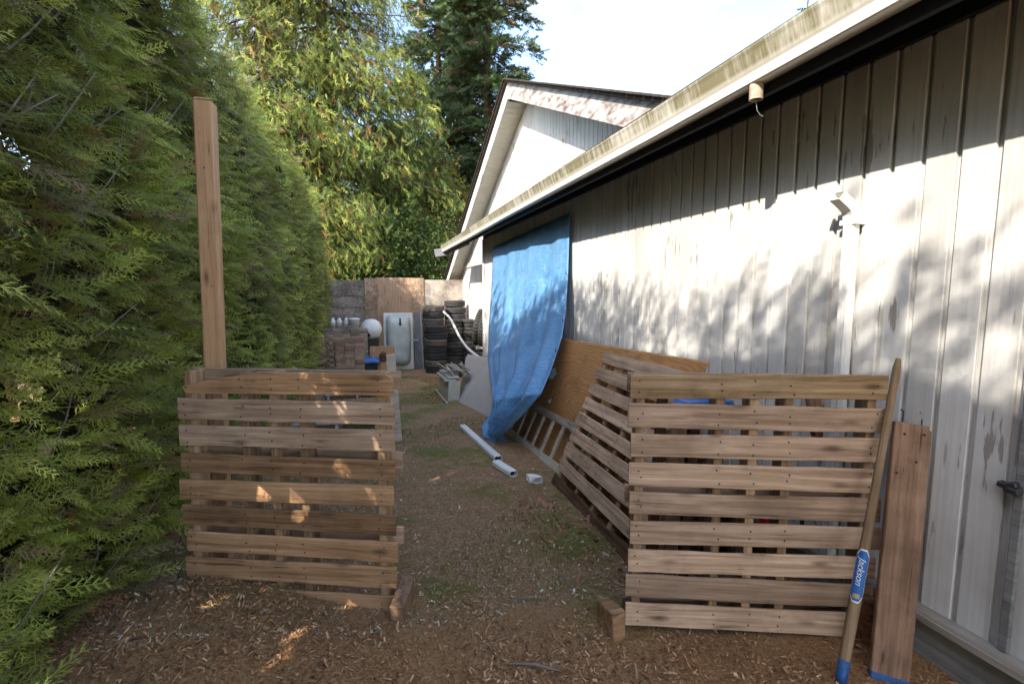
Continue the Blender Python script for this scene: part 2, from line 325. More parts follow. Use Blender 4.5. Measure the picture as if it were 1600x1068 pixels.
def tarpm():
    m, n, b = mat('blue_tarp', .42, .4); c = coords(n, (1, 1, 1), False); g = nn(n, 'ShaderNodeTexNoise', Scale=2.2, Detail=8.0, Roughness=.7); n.links.new(c.outputs[0], g.inputs['Vector'])
    mp = nn(n, 'ShaderNodeMapping'); mp.inputs['Scale'].default_value = (5, 5, 90); t = n.nodes.new('ShaderNodeTexCoord'); n.links.new(t.outputs['Object'], mp.inputs[0])
    g3 = nn(n, 'ShaderNodeTexNoise', Scale=1.0, Detail=4.0, Roughness=.7); n.links.new(mp.outputs[0], g3.inputs['Vector'])
    mp2 = nn(n, 'ShaderNodeMapping'); mp2.inputs['Scale'].default_value = (40, 40, 2); n.links.new(t.outputs['Object'], mp2.inputs[0])
    g4 = nn(n, 'ShaderNodeTexNoise', Scale=1.0, Detail=4.0, Roughness=.7); n.links.new(mp2.outputs[0], g4.inputs['Vector'])
    r = ramp(n, [(.3, (.07, .24, .50)), (.7, (.13, .36, .64))]); n.links.new(g.outputs[0], r.inputs[0])
    mm = nn(n, 'ShaderNodeMath', operation='MAXIMUM'); n.links.new(g3.outputs[0], mm.inputs[0]); n.links.new(g4.outputs[0], mm.inputs[1])
    r3 = ramp(n, [(.52, (0, 0, 0)), (.74, (.85, .85, .85))]); n.links.new(mm.outputs[0], r3.inputs[0])
    n.links.new(mixc(n, r3.outputs[0], r.outputs[0], (.42, .57, .72)), b.inputs['Base Color']); bump(n, b, mm.outputs[0], .25, .006)
    tr = n.nodes.new('ShaderNodeBsdfTranslucent'); tr.inputs[0].default_value = (.06, .25, .56, 1); x = n.nodes.new('ShaderNodeMixShader'); x.inputs[0].default_value = .15
    n.links.new(b.outputs[0], x.inputs[1]); n.links.new(tr.outputs[0], x.inputs[2]); n.links.new(x.outputs[0], n.nodes['Material Output'].inputs[0]); return m
M['tarp'] = tarpm()
M['blue'] = plain('blue_plastic', (.03, .14, .42), .4, .5, .15); M['blue_paint'] = plain('blue_paint', (.02, .10, .28), .5, .4, .4, 30); M['label_blue'] = plain('label_blue', (.02, .12, .36), .5, .4, .1)
M['white_ink'] = plain('white_ink', (.75, .75, .73), .6, .3, .1); M['red'] = plain('red_plastic', (.45, .02, .03), .4, .5, .1); M['grey_plastic'] = plain('grey_plastic', (.32, .34, .35), .45, .4, .2)
M['terracotta'] = plain('brown_pipe', (.30, .13, .085), .6, .3, .2); M['nail'] = plain('rusty_nail', (.03, .022, .018), .7, .3); M['rope'] = plain('tan_emblem', (.5, .36, .2), .7)
M['bark'] = plain('bark', (.12, .085, .06), .95, .1, .5, 16, .8); M['twig'] = plain('grey_twig', (.22, .18, .15), .9, .1, .3); M['core'] = plain('hedge_shade', (.022, .024, .012), 1, .05, .6, 8, .5)
M['leaf'] = foliage('cedar_foliage', .3); M['leaf2'] = foliage('conifer_foliage', .2); M['leaf3'] = foliage('broad_leaves', .4); M['chips'] = tintmat('wood_chip_tint'); M['blade'] = foliage('moss_blades', .3)
def groundm():
    m, n, b = mat('ground', .95, .1); ge = n.nodes.new('ShaderNodeNewGeometry'); P = ge.outputs['Position']
    def N(s, d=6.0, ro=.6): x = nn(n, 'ShaderNodeTexNoise', Scale=float(s), Detail=d, Roughness=ro); n.links.new(P, x.inputs['Vector']); return x.outputs[0]
    def RR(src, *st): r = ramp(n, list(st)); n.links.new(src, r.inputs[0]); return r.outputs[0]
    fine = RR(N(70, 8, .75), (.3, (0.220, 0.099, 0.045)), (.5, (0.576, 0.283, 0.138)), (.72, (0.660, 0.653, 0.347)))
    soil = RR(N(9, 8, .7), (.35, (0.271, 0.118, 0.055)), (.7, (0.660, 0.444, 0.222)))
    base = mixc(n, .5, fine, soil)
    vo = nn(n, 'ShaderNodeTexVoronoi', Scale=105.0); n.links.new(P, vo.inputs['Vector']); sv = n.nodes.new('ShaderNodeSeparateColor'); n.links.new(vo.outputs['Color'], sv.inputs[0]); peb = RR(sv.outputs[0], (0, (0.123, 0.065, 0.037)), (.6, (0.419, 0.252, 0.149)), (1, (0.660, 0.505, 0.353)))
    base = mixc(n, .5, base, peb)
    moss = RR(N(80, 6, .7), (.3, (.09, .115, .02)), (.7, (.26, .28, .06)))
    mk = RR(N(1.15, 6, .65), (.50, (0, 0, 0)), (.60, (.75, .75, .75))); base = mixc(n, mk, base, moss)
    # mulch: red brown, towards the camera
    mul = RR(N(55, 9, .8), (.32, (0.201, 0.064, 0.027)), (.5, (0.660, 0.335, 0.135)), (.7, (0.660, 0.660, 0.390)))
    sy = n.nodes.new('ShaderNodeSeparateXYZ'); n.links.new(P, sy.inputs[0]); wob = N(2.2, 5)
    a = nn(n, 'ShaderNodeMath', operation='MULTIPLY_ADD'); a.inputs[1].default_value = 1.1; n.links.new(wob, a.inputs[0]); n.links.new(sy.outputs[1], a.inputs[2])
    ax = nn(n, 'ShaderNodeMath', operation='MULTIPLY_ADD'); ax.inputs[1].default_value = .32; n.links.new(sy.outputs[0], ax.inputs[0]); n.links.new(a.outputs[0], ax.inputs[2])
    mul = mixc(n, .35, mul, RR(sv.outputs[1], (0, (0.108, 0.040, 0.021)), (.6, (0.511, 0.218, 0.108)), (1, (0.660, 0.484, 0.290))))
    mr = nn(n, 'ShaderNodeMapRange'); mr.inputs[1].default_value = 3.2; mr.inputs[2].default_value = 2.6; n.links.new(ax.outputs[0], mr.inputs[0])
    n.links.new(mixc(n, mr.outputs[0], base, mul), b.inputs['Base Color'])
    h = nn(n, 'ShaderNodeMath', operation='ADD'); n.links.new(N(70, 8, .75), h.inputs[0]); n.links.new(N(18, 6), h.inputs[1]); bump(n, b, h.outputs[0], 1.0, .035); return m
M['ground'] = groundm()

# ------------------------------------------------------------------ ground
def axis(lo, a, b, hi, step):
    mid = list(np.arange(a, b + 1e-6, step)); l = []; x = a; s = step
    while x > lo: s *= 1.5; x -= s; l.append(max(x, lo))
    r = []; x = b; s = step
    while x < hi: s *= 1.5; x += s; r.append(min(x, hi))
    return l[::-1] + mid + r
gx = axis(-400, -1.9, 3.0, 400, .06); gy = axis(-300, .4, 9, 600, .07)
mb = MB(); nx = len(gx)
for y in gy:
    for x in gx: mb.v.append((x, y, gz(x, y)))
mb.f = [(j * nx + i, j * nx + i + 1, (j + 1) * nx + i + 1, (j + 1) * nx + i) for j in range(len(gy) - 1) for i in range(nx - 1)]
g = link('ground', mb.mesh('ground', True), M['ground']); g['kind'] = 'structure'

# ------------------------------------------------------------------ foliage templates
def tri_cat(parts):
    V = []; Fc = []; o = 0
    for v, f in parts: V.append(np.array(v, float)); Fc.append(np.array(f, int) + o); o += len(v)
    return np.concatenate(V), np.concatenate(Fc)
def strip(a, b, w0, w1):
    a = np.array(a, float); b = np.array(b, float); d = b - a; n = np.array([-d[1], d[0], 0]); n /= (np.linalg.norm(n) + 1e-9)
    return [a - n * w0, a + n * w0, b + n * w1, b - n * w1], [(0, 1, 2), (0, 2, 3)]
def leaf_tri(a, d, l, w):
    a = np.array(a, float); d = np.array(d, float); d /= np.linalg.norm(d); n = np.array([-d[1], d[0], 0])
    return [a - n * w, a + n * w, a + d * l], [(0, 1, 2)]
def spray(pairs, fingers, seed, width=.42, sw=.012):
    r = random.Random(seed); P = []
    def zc(y, x): return -.28 * y * y - .35 * abs(x) ** 1.5
    P.append(strip((0, 0, 0), (0, .5, zc(.5, 0)), .010, .008)); P.append(strip((0, .5, zc(.5, 0)), (0, 1, zc(1, 0)), .012, .004))
    for i in range(pairs):
        y = .10 + .82 * i / (pairs - 1)
        for s in (-1, 1):
            yy = y + r.uniform(-.03, .03); l = width * (1 - yy * .72) * r.uniform(.75, 1.15) * min(1, .55 + yy * 1.6); an = R(r.uniform(38, 56)) * s
            d0 = np.array([math.sin(an), math.cos(an)]); d1 = np.array([math.sin(an * .6), math.cos(an * .6)])
            p0 = np.array([0, yy]); p1 = p0 + d0 * l * .55; p2 = p1 + d1 * l * .45
            q = [np.array([p[0], p[1], zc(p[1], p[0])]) for p in (p0, p1, p2)]
            P.append(strip(q[0], q[1], sw * .8, sw)); P.append(leaf_tri(q[1], q[2] - q[1], np.linalg.norm(q[2] - q[1]), sw))
            for k in range(fingers):
                t = (k + 1) / (fingers + .6); p = q[0] * (1 - t) + q[1] * t if t < .75 else q[1]
                for s2 in (-1, 1):
                    aa = (an * .8) + s2 * R(42); dd = np.array([math.sin(aa), math.cos(aa), -.2]); P.append(leaf_tri(p, dd, l * r.uniform(.26, .42), sw * .9))
    return tri_cat(P)
def droop(seed, n=4):                                     # hanging lacy branchlet, length 1 along y
    r = random.Random(seed); P = [strip((0, 0, 0), (0, .6, 0), .012, .012)]
    for i in range(n):
        y = .08 + .85 * i / n
        for s in (-1, 1): an = s * R(r.uniform(14, 40)); P.append(leaf_tri((0, y, r.uniform(-.03, .03)), (math.sin(an), math.cos(an), r.uniform(-.25, .25)), r.uniform(.25, .5), .040))
    return tri_cat(P)
def needle(seed):                                         # fir twig: length 1 along y
    r = random.Random(seed); P = []
    for i in range(7):
        y = .02 + .9 * i / 7
        for s in (-1, 1): an = s * R(r.uniform(35, 65)); P.append(leaf_tri((0, y, 0), (math.sin(an), math.cos(an), r.uniform(-.35, .35)), r.uniform(.2, .42) * (1.1 - y * .5), .055))
    P.append(leaf_tri((0, .7, 0), (0, 1, 0), .35, .06)); return tri_cat(P)
def leafq(seed):
    return np.array([(0, 0, 0), (.32, .45, .06), (0, 1, -.05), (-.32, .45, .06)], float), np.array([(0, 1, 2), (0, 2, 3)])
def frames(d, up):                                        # d, up (N,3) -> rotation (N,3,3): rows = lateral, axis, normal
    d = d / np.linalg.norm(d, axis=1, keepdims=True); n = up - d * np.sum(up * d, 1, keepdims=True); n /= (np.linalg.norm(n, axis=1, keepdims=True) + 1e-9)
    return np.stack([np.cross(d, n), d, n], 1)
def scatter(tmpls, pos, d, up, scl, col, shade=None):
    Rm = frames(d, up); pick = rng.integers(0, len(tmpls), len(pos)); Vs = []; Fs = []; Cs = []; o = 0
    for k, (tv, tf) in enumerate(tmpls):
        ix = np.where(pick == k)[0]
        if not len(ix): continue
        v = np.einsum('vi,nij->nvj', tv, Rm[ix]) * scl[ix, None, None] + pos[ix, None, :]
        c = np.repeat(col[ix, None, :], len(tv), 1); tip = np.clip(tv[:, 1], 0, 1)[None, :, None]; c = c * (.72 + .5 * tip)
        f = tf[None] + (np.arange(len(ix)) * len(tv))[:, None, None] + o
        Vs.append(v.reshape(-1, 3)); Fs.append(f.reshape(-1, 3)); Cs.append(c.reshape(-1, 3)); o += len(ix) * len(tv)
    return np.concatenate(Vs), np.concatenate(Fs), np.concatenate(Cs)
def pal(cols, wts, n, jit=.25):
    c = np.array(cols)[rng.choice(len(cols), n, p=np.array(wts) / sum(wts))]; return np.clip(c * (1 + rng.uniform(-jit, jit, (n, 1))), .005, 1)
def nz3(P, s, seed=0): return np.array([mnoise.noise(Vector((p[0] * s + seed, p[1] * s, p[2] * s))) for p in P])

# ------------------------------------------------------------------ hedge
HX, HTOP = -1.25, 5.1
def htop(y): t = min(max((5.2 - y) / 3.2, 0), 1); return 4.05 + .95 * t * t * (3 - 2 * t)
hedge = thing('cedar_hedge', 'tall dense clipped green cedar hedge running along the path', 'hedge', (HX - .6, 6, -.1))
def hface(y, z): return HX +   .19 * mnoise.noise(Vector((y * .55, z * .8, 1))) + .13 * mnoise.noise(Vector((y * 1.7, z * 1.9, 5))) - max(0, (z - htop(y) + .9)) * .25 + (.10 if z < .5 else 0) * 0
def hedge_layer(n, y0, y1, tm, smin, smax, depth, z0=0.02):
    y = rng.uniform(y0, y1, n); z = rng.uniform(z0, 1, n) * np.array([htop(a) + .1 for a in y])
    x = np.array([hface(a, b) for a, b in zip(y, z)]) - rng.uniform(0, 1, n) ** 1.4 * depth + .03
    zz = z + np.array([slope(a) for a in y]) * np.clip(1 - z / 5, 0, 1); pos = np.stack([x, y, zz], 1)
    d = np.stack([rng.uniform(.35, 1.0, n), rng.normal(.25, .55, n), rng.normal(.12, .38, n)], 1)
    up = np.stack([rng.normal(.45, .5, n), rng.normal(-.25, .5, n), rng.uniform(.25, 1.1, n)], 1)
    clump = nz3(pos, 1.6, 4)
    col = pal([(.20, .235, .038), (.27, .30, .055), (.37, .38, .09), (.16, .165, .036), (.27, .20, .10)], [4, 4, 3, 2, 1], n) * (1 + clump[:, None] * .9)
    dead = rng.random(n) < .035; col[dead] = pal([(.30, .13, .06), (.22, .14, .085)], [1, 1], int(dead.sum()))
    return scatter(tm, pos, d, up, smin + (smax - smin) * rng.uniform(0, 1, n) ** 1.7, col)
det = [spray(8, 2, s, sw=.0105) for s in range(6)]; mid = [spray(6, 1, s + 10, sw=.017) for s in range(5)]; low = [spray(5, 0, s + 20, sw=.03) for s in range(4)]
A = [hedge_layer(8600, 1.0, 4.6, det, .09, .27, .24), hedge_layer(5200, 4.3, 8.0, mid, .10, .24, .22), hedge_layer(6000, 7.6, 14.9, low, .13, .25, .2), hedge_layer(2000, -5, 1.1, low, .2, .3, .2)]
# top and back
def hedge_top(n):
    y = rng.uniform(-5, 14.9, n); x = rng.uniform(HX - 1.3, HX - .2, n); z = np.array([htop(a) for a in y]) + .12 * np.array([mnoise.noise(Vector((a * .8, b * .8, 2))) for a, b in zip(x, y)]) + rng.uniform(-.15, .05, n)
    d = np.stack([rng.normal(0, .5, n), rng.normal(0, .5, n), rng.uniform(.4, 1, n)], 1); up = rng.normal(0, 1, (n, 3))
    return scatter(low, np.stack([x, y, z], 1), d, up, rng.uniform(.15, .28, n), pal([(.14, .21, .05), (.19, .25, .07)], [1, 1], n))
A.append(hedge_top(3600))
def merge(A):
    o = 0; V = []; Fc = []; C = []
    for v, f, c in A: V.append(v); Fc.append(f + o); C.append(c); o += len(v)
    return np.concatenate(V), np.concatenate(Fc), np.concatenate(C)
V, Fc, C = merge(A); V = V - np.array(hedge.location)
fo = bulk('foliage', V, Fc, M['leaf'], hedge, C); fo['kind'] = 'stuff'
mb = MB(); ys = np.arange(-5, 15.01, .065); zs = np.arange(-.75, HTOP - .05, .065)        # near-black sheet for the woody inside, its shade put into the colour
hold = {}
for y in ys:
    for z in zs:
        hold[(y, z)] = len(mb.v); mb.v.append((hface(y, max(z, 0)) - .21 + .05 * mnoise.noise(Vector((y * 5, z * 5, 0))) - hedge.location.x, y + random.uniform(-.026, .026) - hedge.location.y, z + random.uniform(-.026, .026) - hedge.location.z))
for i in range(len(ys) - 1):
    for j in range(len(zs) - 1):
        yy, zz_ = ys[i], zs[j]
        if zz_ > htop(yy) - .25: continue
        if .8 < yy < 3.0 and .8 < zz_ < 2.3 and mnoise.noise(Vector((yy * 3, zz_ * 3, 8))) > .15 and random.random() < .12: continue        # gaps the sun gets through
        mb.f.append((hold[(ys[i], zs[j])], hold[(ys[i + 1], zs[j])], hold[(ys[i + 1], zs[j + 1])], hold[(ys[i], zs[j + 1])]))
link('shade_backing', mb.mesh('shade_backing', True), M['core'], hedge)
mb = MB()
for i in range(330):                                                                   # bare twigs and stems showing through
    y = random.uniform(1.2, 8); z = random.uniform(.1, 3.8); x = hface(y, z) - .12; p = Vector((x, y, z + slope(y)))
    d = Vector((random.uniform(.1, .5), random.uniform(-.4, .6), random.uniform(.3, 1))).normalized(); l = random.uniform(.2, .5)
    mb.tube([p, p + d * l * .5 + Vector((.02, 0, 0)), p + d * l + Vector((.0, .03, .02))], [.005, .004, .002], 5)
mb.v = [tuple(Vector(v) - hedge.location) for v in mb.v]
tw = link('twigs', mb.mesh('twigs'), M['twig'], hedge); tw['kind'] = 'stuff'
# litter and bare stems at the hedge foot
mb = MB()
for i in range(60):
    y = random.uniform(1.3, 3.4); x = HX + random.uniform(.0, .28); p = Vector((x, y, gz(x, y)))
    mb.tube([p, p + Vector((random.uniform(-.12, .08), random.uniform(-.15, .15), random.uniform(.02, .14)))], [.003, .0015], 5)
st = solo('dead_stems', mb, M['bark'], 'bare dead stems and litter at the foot of the hedge', 'stems'); st['kind'] = 'stuff'

# ------------------------------------------------------------------ trees
def tree(name, label, base, height, rad, crown0, kind, n_limb, per, cols, wts, tm, group, leafmat, tsize, trunk_r, seed, dens_top=1.0):
    r = random.Random(seed); t = thing(name, label, 'tree', base, (0, 0, 0), group); mb = MB(); npt = 9
    lean = Vector((r.uniform(-.02, .02), r.uniform(-.02, .02), 0))
    path = [Vector((lean.x * height * (i / (npt - 1)) + .06 * math.sin(i * 1.7 + seed), lean.y * height * (i / (npt - 1)), height * i / (npt - 1) - .3)) for i in range(npt)]
    mb.tube(path, [trunk_r * (1 - .93 * i / (npt - 1)) + .01 for i in range(npt)], 10); link('trunk', mb.mesh('trunk', True), M['bark'], t)
    lb = MB(); P = []; D = []
    for i in range(n_limb):
        f = (i + r.random()) / n_limb; z = crown0 + (height * .97 - crown0) * f; az = r.uniform(0, 2 * math.pi); fr = 1 - f
        if kind == 'broad': l = rad * (math.sin(math.pi * min(1, .12 + .85 * f)) ** .7) * r.uniform(.6, 1.1); rise = r.uniform(.1, .7)
        elif kind == 'cedar': l = rad * min(1, .22 + fr * 1.15) * r.uniform(.65, 1.15); rise = r.uniform(-.25, .05)
        else: l = rad * (.10 + .95 * fr ** .8) * r.uniform(.55, 1.15); rise = r.uniform(-.12, .22)
        h = Vector((math.cos(az), math.sin(az), 0)); st_ = Vector((lean.x * z, lean.y * z, z - .3)); pts = []
        for k in range(5):
            u = k / 4; sag = (-.35 * u * u + (.22 * u ** 3 if kind == 'cedar' else 0)) * l if kind != 'broad' else 0
            pts.append(st_ + h * l * u + Vector((0, 0, rise * l * u + sag)) + Vector((r.uniform(-.1, .1), r.uniform(-.1, .1), 0)) * l * .3 * u)
        lb.tube(pts, [max(.008, trunk_r * .22 * (1 - .85 * k / 4) * (.4 + .6 * fr)) for k in range(5)], 5)
        side = h.cross(Vector((0, 0, 1))); m = max(3, int(per * (l / rad) + 1))
        for q in range(m):
            u = 1 - r.random() ** 1.5 * .85; k = min(3, int(u * 4)); p = pts[k].lerp(pts[k + 1], u * 4 - k); wd = l * .26 * (1.15 - u * .6)
            off = side * r.gauss(0, wd) + Vector((0, 0, r.gauss(-.18, .24) if kind == 'cedar' else r.gauss(0, .12 if kind != 'broad' else .3)))
            P.append(p + off)
            if kind == 'cedar': D.append(h * r.uniform(-.2, .9) + side * r.gauss(0, .5) + Vector((0, 0, -r.uniform(.25, 1.1))))
            elif kind == 'fir': D.append(h * r.uniform(.3, 1) + side * r.gauss(0, .7) + Vector((0, 0, r.uniform(-.55, .15))))
            else: D.append(Vector((r.gauss(0, 1), r.gauss(0, 1), r.gauss(-.2, .8))))
    link('limbs', lb.mesh('limbs'), M['bark'], t)
    P = np.array([tuple(p) for p in P]); D = np.array([tuple(d) for d in D]); n = len(P)
    up = np.stack([rng.normal(0, 1, n), rng.normal(-.4, 1, n), rng.normal(.2, .7, n)], 1) + .001
    cl = nz3(P, .55, seed); col = pal(cols, wts, n, .3) * (1 + cl[:, None] * .55)
    V, Fc, C = scatter(tm, P, D, up, rng.uniform(tsize[0], tsize[1], n), np.clip(col, .004, 1))
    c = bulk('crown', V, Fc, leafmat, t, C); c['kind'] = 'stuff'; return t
DR = [droop(s) for s in range(5)]; NE = [needle(s) for s in range(5)]; LF = [leafq(0)]
def onground(px, Y): p = pY(px, 440, Y); return (p.x, Y, gz(p.x, Y) - .05)
CEDC = [(.19, .225, .045), (.28, .29, .065), (.11, .165, .035), (.065, .10, .025), (.25, .10, .04)]
tree('western_cedar', 'big weeping cedar with yellow green hanging sprays and rusty patches', onground(525, 20.6), 22, 4.6, 2.2, 'cedar', 300, 215, CEDC, [4, 3, 5, 3, .7], DR, None, M['leaf2'], (.16, .46), .38, 3)
tree('western_cedar', 'drooping yellowish cedar rising behind the hedge', onground(425, 18.5), 18, 3.4, 2.0, 'cedar', 190, 170, CEDC, [4, 3, 4, 2, .9], DR, None, M['leaf2'], (.16, .42), .3, 5)
FIRC = [(.035, .062, .022), (.05, .085, .03), (.07, .105, .035), (.13, .085, .05)]
tree('douglas_fir', 'tall dark fir nearest the gabled white house', onground(765, 27), 27, 4.2, 3.5, 'fir', 240, 95, FIRC, [4, 4, 2, .6], NE, None, M['leaf2'], (.4, .75), .34, 11)
tree('douglas_fir', 'dark fir with sparse branches between the cedar and its neighbour fir', onground(690, 31), 29, 4.0, 4.5, 'fir', 210, 85, FIRC, [4, 4, 2, .5], NE, None, M['leaf2'], (.45, .8), .32, 12)
tree('broadleaf_tree', 'small tree with yellowing autumn leaves beside the house gable', onground(700, 21.5), 8.2, 1.6, 1.5, 'broad', 60, 120, [(.28, .21, .03), (.16, .16, .035), (.09, .11, .03), (.2, .12, .03)], [3, 3, 3, 1], LF, None, M['leaf3'], (.10, .2), .09, 21)
BC = [(.07, .125, .028), (.11, .165, .04), (.15, .18, .05), (.05, .09, .022)]
for px, Y, h, rd, lab in ((655, 18.6, 5.6, 1.7, 'leafy green shrub standing tallest behind the plywood fence'), (600, 17.9, 3.6, 1.3, 'low rounded green shrub just behind the tan plywood sheet'), (545, 18.0, 3.3, 1.2, 'dark green shrub at the foot of the big weeping cedar')):
    tree('leafy_shrub', lab, onground(px, Y), h, rd, .4, 'broad', 60, 130, BC, [4, 4, 2, 2], LF, 'shrubs behind the plywood fence', M['leaf3'], (.10, .19), .06, int(px))
for px, Y, h, rd, lab in ((470, 24, 9, 3.4, 'green broadleaf tree hidden behind the cedars'), (610, 25, 10, 3.0, 'mid green broadleaf tree in the gap between cedar and firs')):
    tree('background_tree', lab, onground(px, Y), h, rd, .8, 'broad', 90, 120, BC, [4, 3, 1, 3], LF, None, M['leaf3'], (.2, .4), .15, int(px))
tree('roof_tree', 'tree with reddish leaf tips peeping over the shed roof', (pY(1262, 20, 13.5).x, 13.5, 0), pY(1262, -12, 13.5).z, .9, pY(1262, 60, 13.5).z, 'fir', 26, 30, [(.16, .06, .03), (.06, .08, .03)], [2, 2], NE, None, M['leaf2'], (.2, .38), .16, 31)
# trees on the sunward side of the hedge: they dapple the wall
for (x, y, h, rd, sd_) in ((-6.3, -6.6, 9.6, 2.1, 41), (-6.0, -3.6, 9.1, 1.9, 42), (-6.6, -.6, 9.5, 2.0, 43), (-6.2, 2.6, 9.0, 1.8, 44), (-6.4, 5.6, 9.3, 1.8, 45)):
    tree('garden_tree', 'slender leafy tree standing on the far side of the hedge', (x, y, 0), h, rd, 4.0, 'broad', 50, 90, BC, [4, 4, 2, 2], LF, 'trees on the sunny side of the hedge', M['leaf3'], (.10, .19), .1, sd_)

for k, yk in enumerate((1.5, 4.0, 6.6, 9.2, 12.0)):  # added row: hides bright sky behind the hedge gaps, sun passes above it
    tree('screen_shrub', 'broad leafy shrub added beyond the hedge, screening the sky behind its gaps', (-5.4, yk, 0), 3.5, 1.6, .3, 'broad', 60, 110, BC, [4, 4, 2, 2], LF, 'shrubs added as a screen beyond the hedge', M['leaf3'], (.14, .24), .07, 60 + k)

# ------------------------------------------------------------------ shed
W = 2.28; YC = 10.3; ZT = 2.66
shed = thing('shed', 'long low shed with weathered white vertical siding and mossy eaves gutter', 'shed', (W, 4.5, 0))
pitch = .134; y = -1.6; boards = []
bm_ = MB(); bm_.box((0, 0, 0), (.020, pitch - .021, 1), None, .003); bme = bm_.mesh('siding_board'); bme.materials.append(M['siding'])
while y < YC - .1:
    z0 = .20 if y < 6.5 else -.65; zc_ = (z0 + ZT) / 2
    b = bpy.data.objects.new('siding_board', bme); COL.objects.link(b); b.parent = shed
    b.location = Vector((W + .010 + random.uniform(-.0015, .0015), y + pitch / 2, zc_)) - shed.location; b.scale = (1, random.uniform(.985, 1.01), ZT - z0); b.rotation_euler = (random.uniform(-.0006, .0006), 0, random.uniform(-.006, .006)); y += pitch
part('wall_backing', MB().box((W + .078, (YC - 1.7) / 2, .98), (.12, YC + 1.6, 3.36)), M['siding'], shed)
part('wall_end', MB().box((W + 1.6, YC - .04, 1.0), (2.9, .06, 3.4)), M['siding'], shed)
for k in range(3): part('corner_trim', MB().beam((W - .012 + .0, YC - .07 + k * .05, -.65), (W - .012, YC - .07 + k * .05, ZT), .036, .022, (1, 0, 0)), M['siding'], shed)
part('ledge', MB().box((W - .035, 2.4, .215), (.09, 8.0, .04), None, .006), M['ledge'], shed)
part('skirt_board', MB().box((W - .012, 2.4, .02), (.035, 8.0, .36), None, .004), M['skirt'], shed)
part('frieze_board', MB().box((W + .004, (YC - 1.7) / 2, 2.775), (.04, YC + 1.68, .23), None, .004), M['frieze'], shed)
# soffit, fascia, roof
YE = 13.15
part('soffit', MB().prism([(1.87, -1.8, 2.70), (W + .12, -1.8, 2.865), (W + .12, -1.8, 2.885), (1.87, -1.8, 2.72)], (0, YC + 1.95, 0)), M['black_soffit'], shed)
part('fascia', MB().box((1.88, (YE - 1.8) / 2, 2.64), (.03, YE + 1.8, .19)), M['black_soffit'], shed)
part('roof', MB().prism([(1.80, -1.8, 2.752), (5.6, -1.8, 3.70), (5.6, -1.8, 3.75), (1.80, -1.8, 2.785)], (0, YC + 2.3, 0)), M['shingle'], shed)
part('roof_fly', MB().prism([(1.82, YC + .5, 2.752), (2.02, YC + .5, 2.772), (2.02, YC + .5, 2.80), (1.82, YC + .5, 2.785)], (0, YE - YC - .5, 0)), M['shingle'], shed)
part('eave_beam', MB().box((1.95, (YC + YE) / 2, 2.60), (.06, YE - YC, .10)), M['black_soffit'], shed)
part('eave_end_board', MB().beam((1.60, YE + .02, 2.56), (2.05, YE + .02, 2.64), .03, .20), M['sheet_metal'], shed)
prof = [(1.865, 2.745), (1.865, 2.597), (1.80, 2.595), (1.792, 2.60), (1.79, 2.642), (1.783, 2.655), (1.772, 2.685), (1.760, 2.72), (1.752, 2.738), (1.75, 2.748), (1.762, 2.752), (1.768, 2.735), (1.785, 2.69), (1.797, 2.655), (1.803, 2.64), (1.806, 2.606), (1.855, 2.606), (1.855, 2.745)]
gm = MB(); n = len(prof); yy = [-1.8, 1.0, 3.0, 4.6, 7.0, 9.5, YE]
for i, yv in enumerate(yy):
    sag = .006 * math.sin(i * 2.1); gm.v += [(x, yv, z + sag) for x, z in prof]
for i in range(len(yy) - 1):
    for k in range(n): gm.f.append((i * n + k, i * n + (k + 1) % n, (i + 1) * n + (k + 1) % n, (i + 1) * n + k))
gut = part('gutter', gm, M['gutter'], shed)
mb = MB(); c = pX(1182, 138, 1.83); c.z = 2.555
mb.lathe([(.033, .045), (.031, -.032), (.027, -.032), (.028, .045)], 18, Matrix.Translation(c), True); part('outlet', mb, M['lath'], gut)
mb = MB(); mb.tube([c + Vector((0, 0, -.035)), c + Vector((.01, .0, -.08)), c + Vector((.03, .0, -.10)), c + Vector((.05, 0, -.105))], .001, 6); part('wire', mb, M['rim'], gut)
# dangling scraps under the soffit
for yv, xx in ((3.25, 2.0), (3.6, 1.98), (5.0, 1.97), (6.8, 1.96)):
    mb = MB(); zz = 2.70 + (xx - 1.87) * .40 - .012; mb.tube([(xx, yv, zz + .02), (xx - .01, yv + .04, zz - .02), (xx + .03, yv + .1, zz - .005), (xx + .02, yv + .16, zz + .01)], [.012, .016, .010, .005], 6); part('torn_scrap', mb, M['lath'], shed, True)
# downspout
ds = thing('downspout', 'white vinyl downspout with open elbow fixed to the siding', 'downspout', (W - .045, 2.02, .2))
yd = pX(1327, 320, W - .05).y; mb = MB(); mb.box((W - .028, yd, 1.07), (.045, .062, 1.72), None, .008); part('pipe', mb, M['white_pvc'], ds)
for dy in (-.016, 0, .016): part('rib', MB().box((W - .052, yd + dy, 1.07), (.006, .009, 1.72)), M['white_pvc'], ds)
part('strap', MB().box((W - .028, yd - .004, 1.925), (.056, .095, .026), None, .003), M['white_pvc'], ds)
mb = MB(); hw, hd = .033, .025
secs = [(Vector((W - .028, yd, 1.93)), 0), (Vector((W - .032, yd, 1.965)), .25), (Vector((W - .046, yd, 1.99)), .62), (Vector((W - .066, yd, 2.008)), .95), (Vector((W - .125, yd + .005, 2.05)), .95)]
ring = []
for p, a in secs:
    ax = Vector((-math.sin(a), 0, math.cos(a))); u = Vector((0, 1, 0)); v = ax.cross(u)
    ring.append([p + u * (sx * hw) + v * (sy * hd) for sx, sy in ((-1, -.7), (-.8, -1), (.8, -1), (1, -.7), (1, .7), (.8, 1), (-.8, 1), (-1, .7))])
for rg in ring: mb.v += [tuple(q) for q in rg]
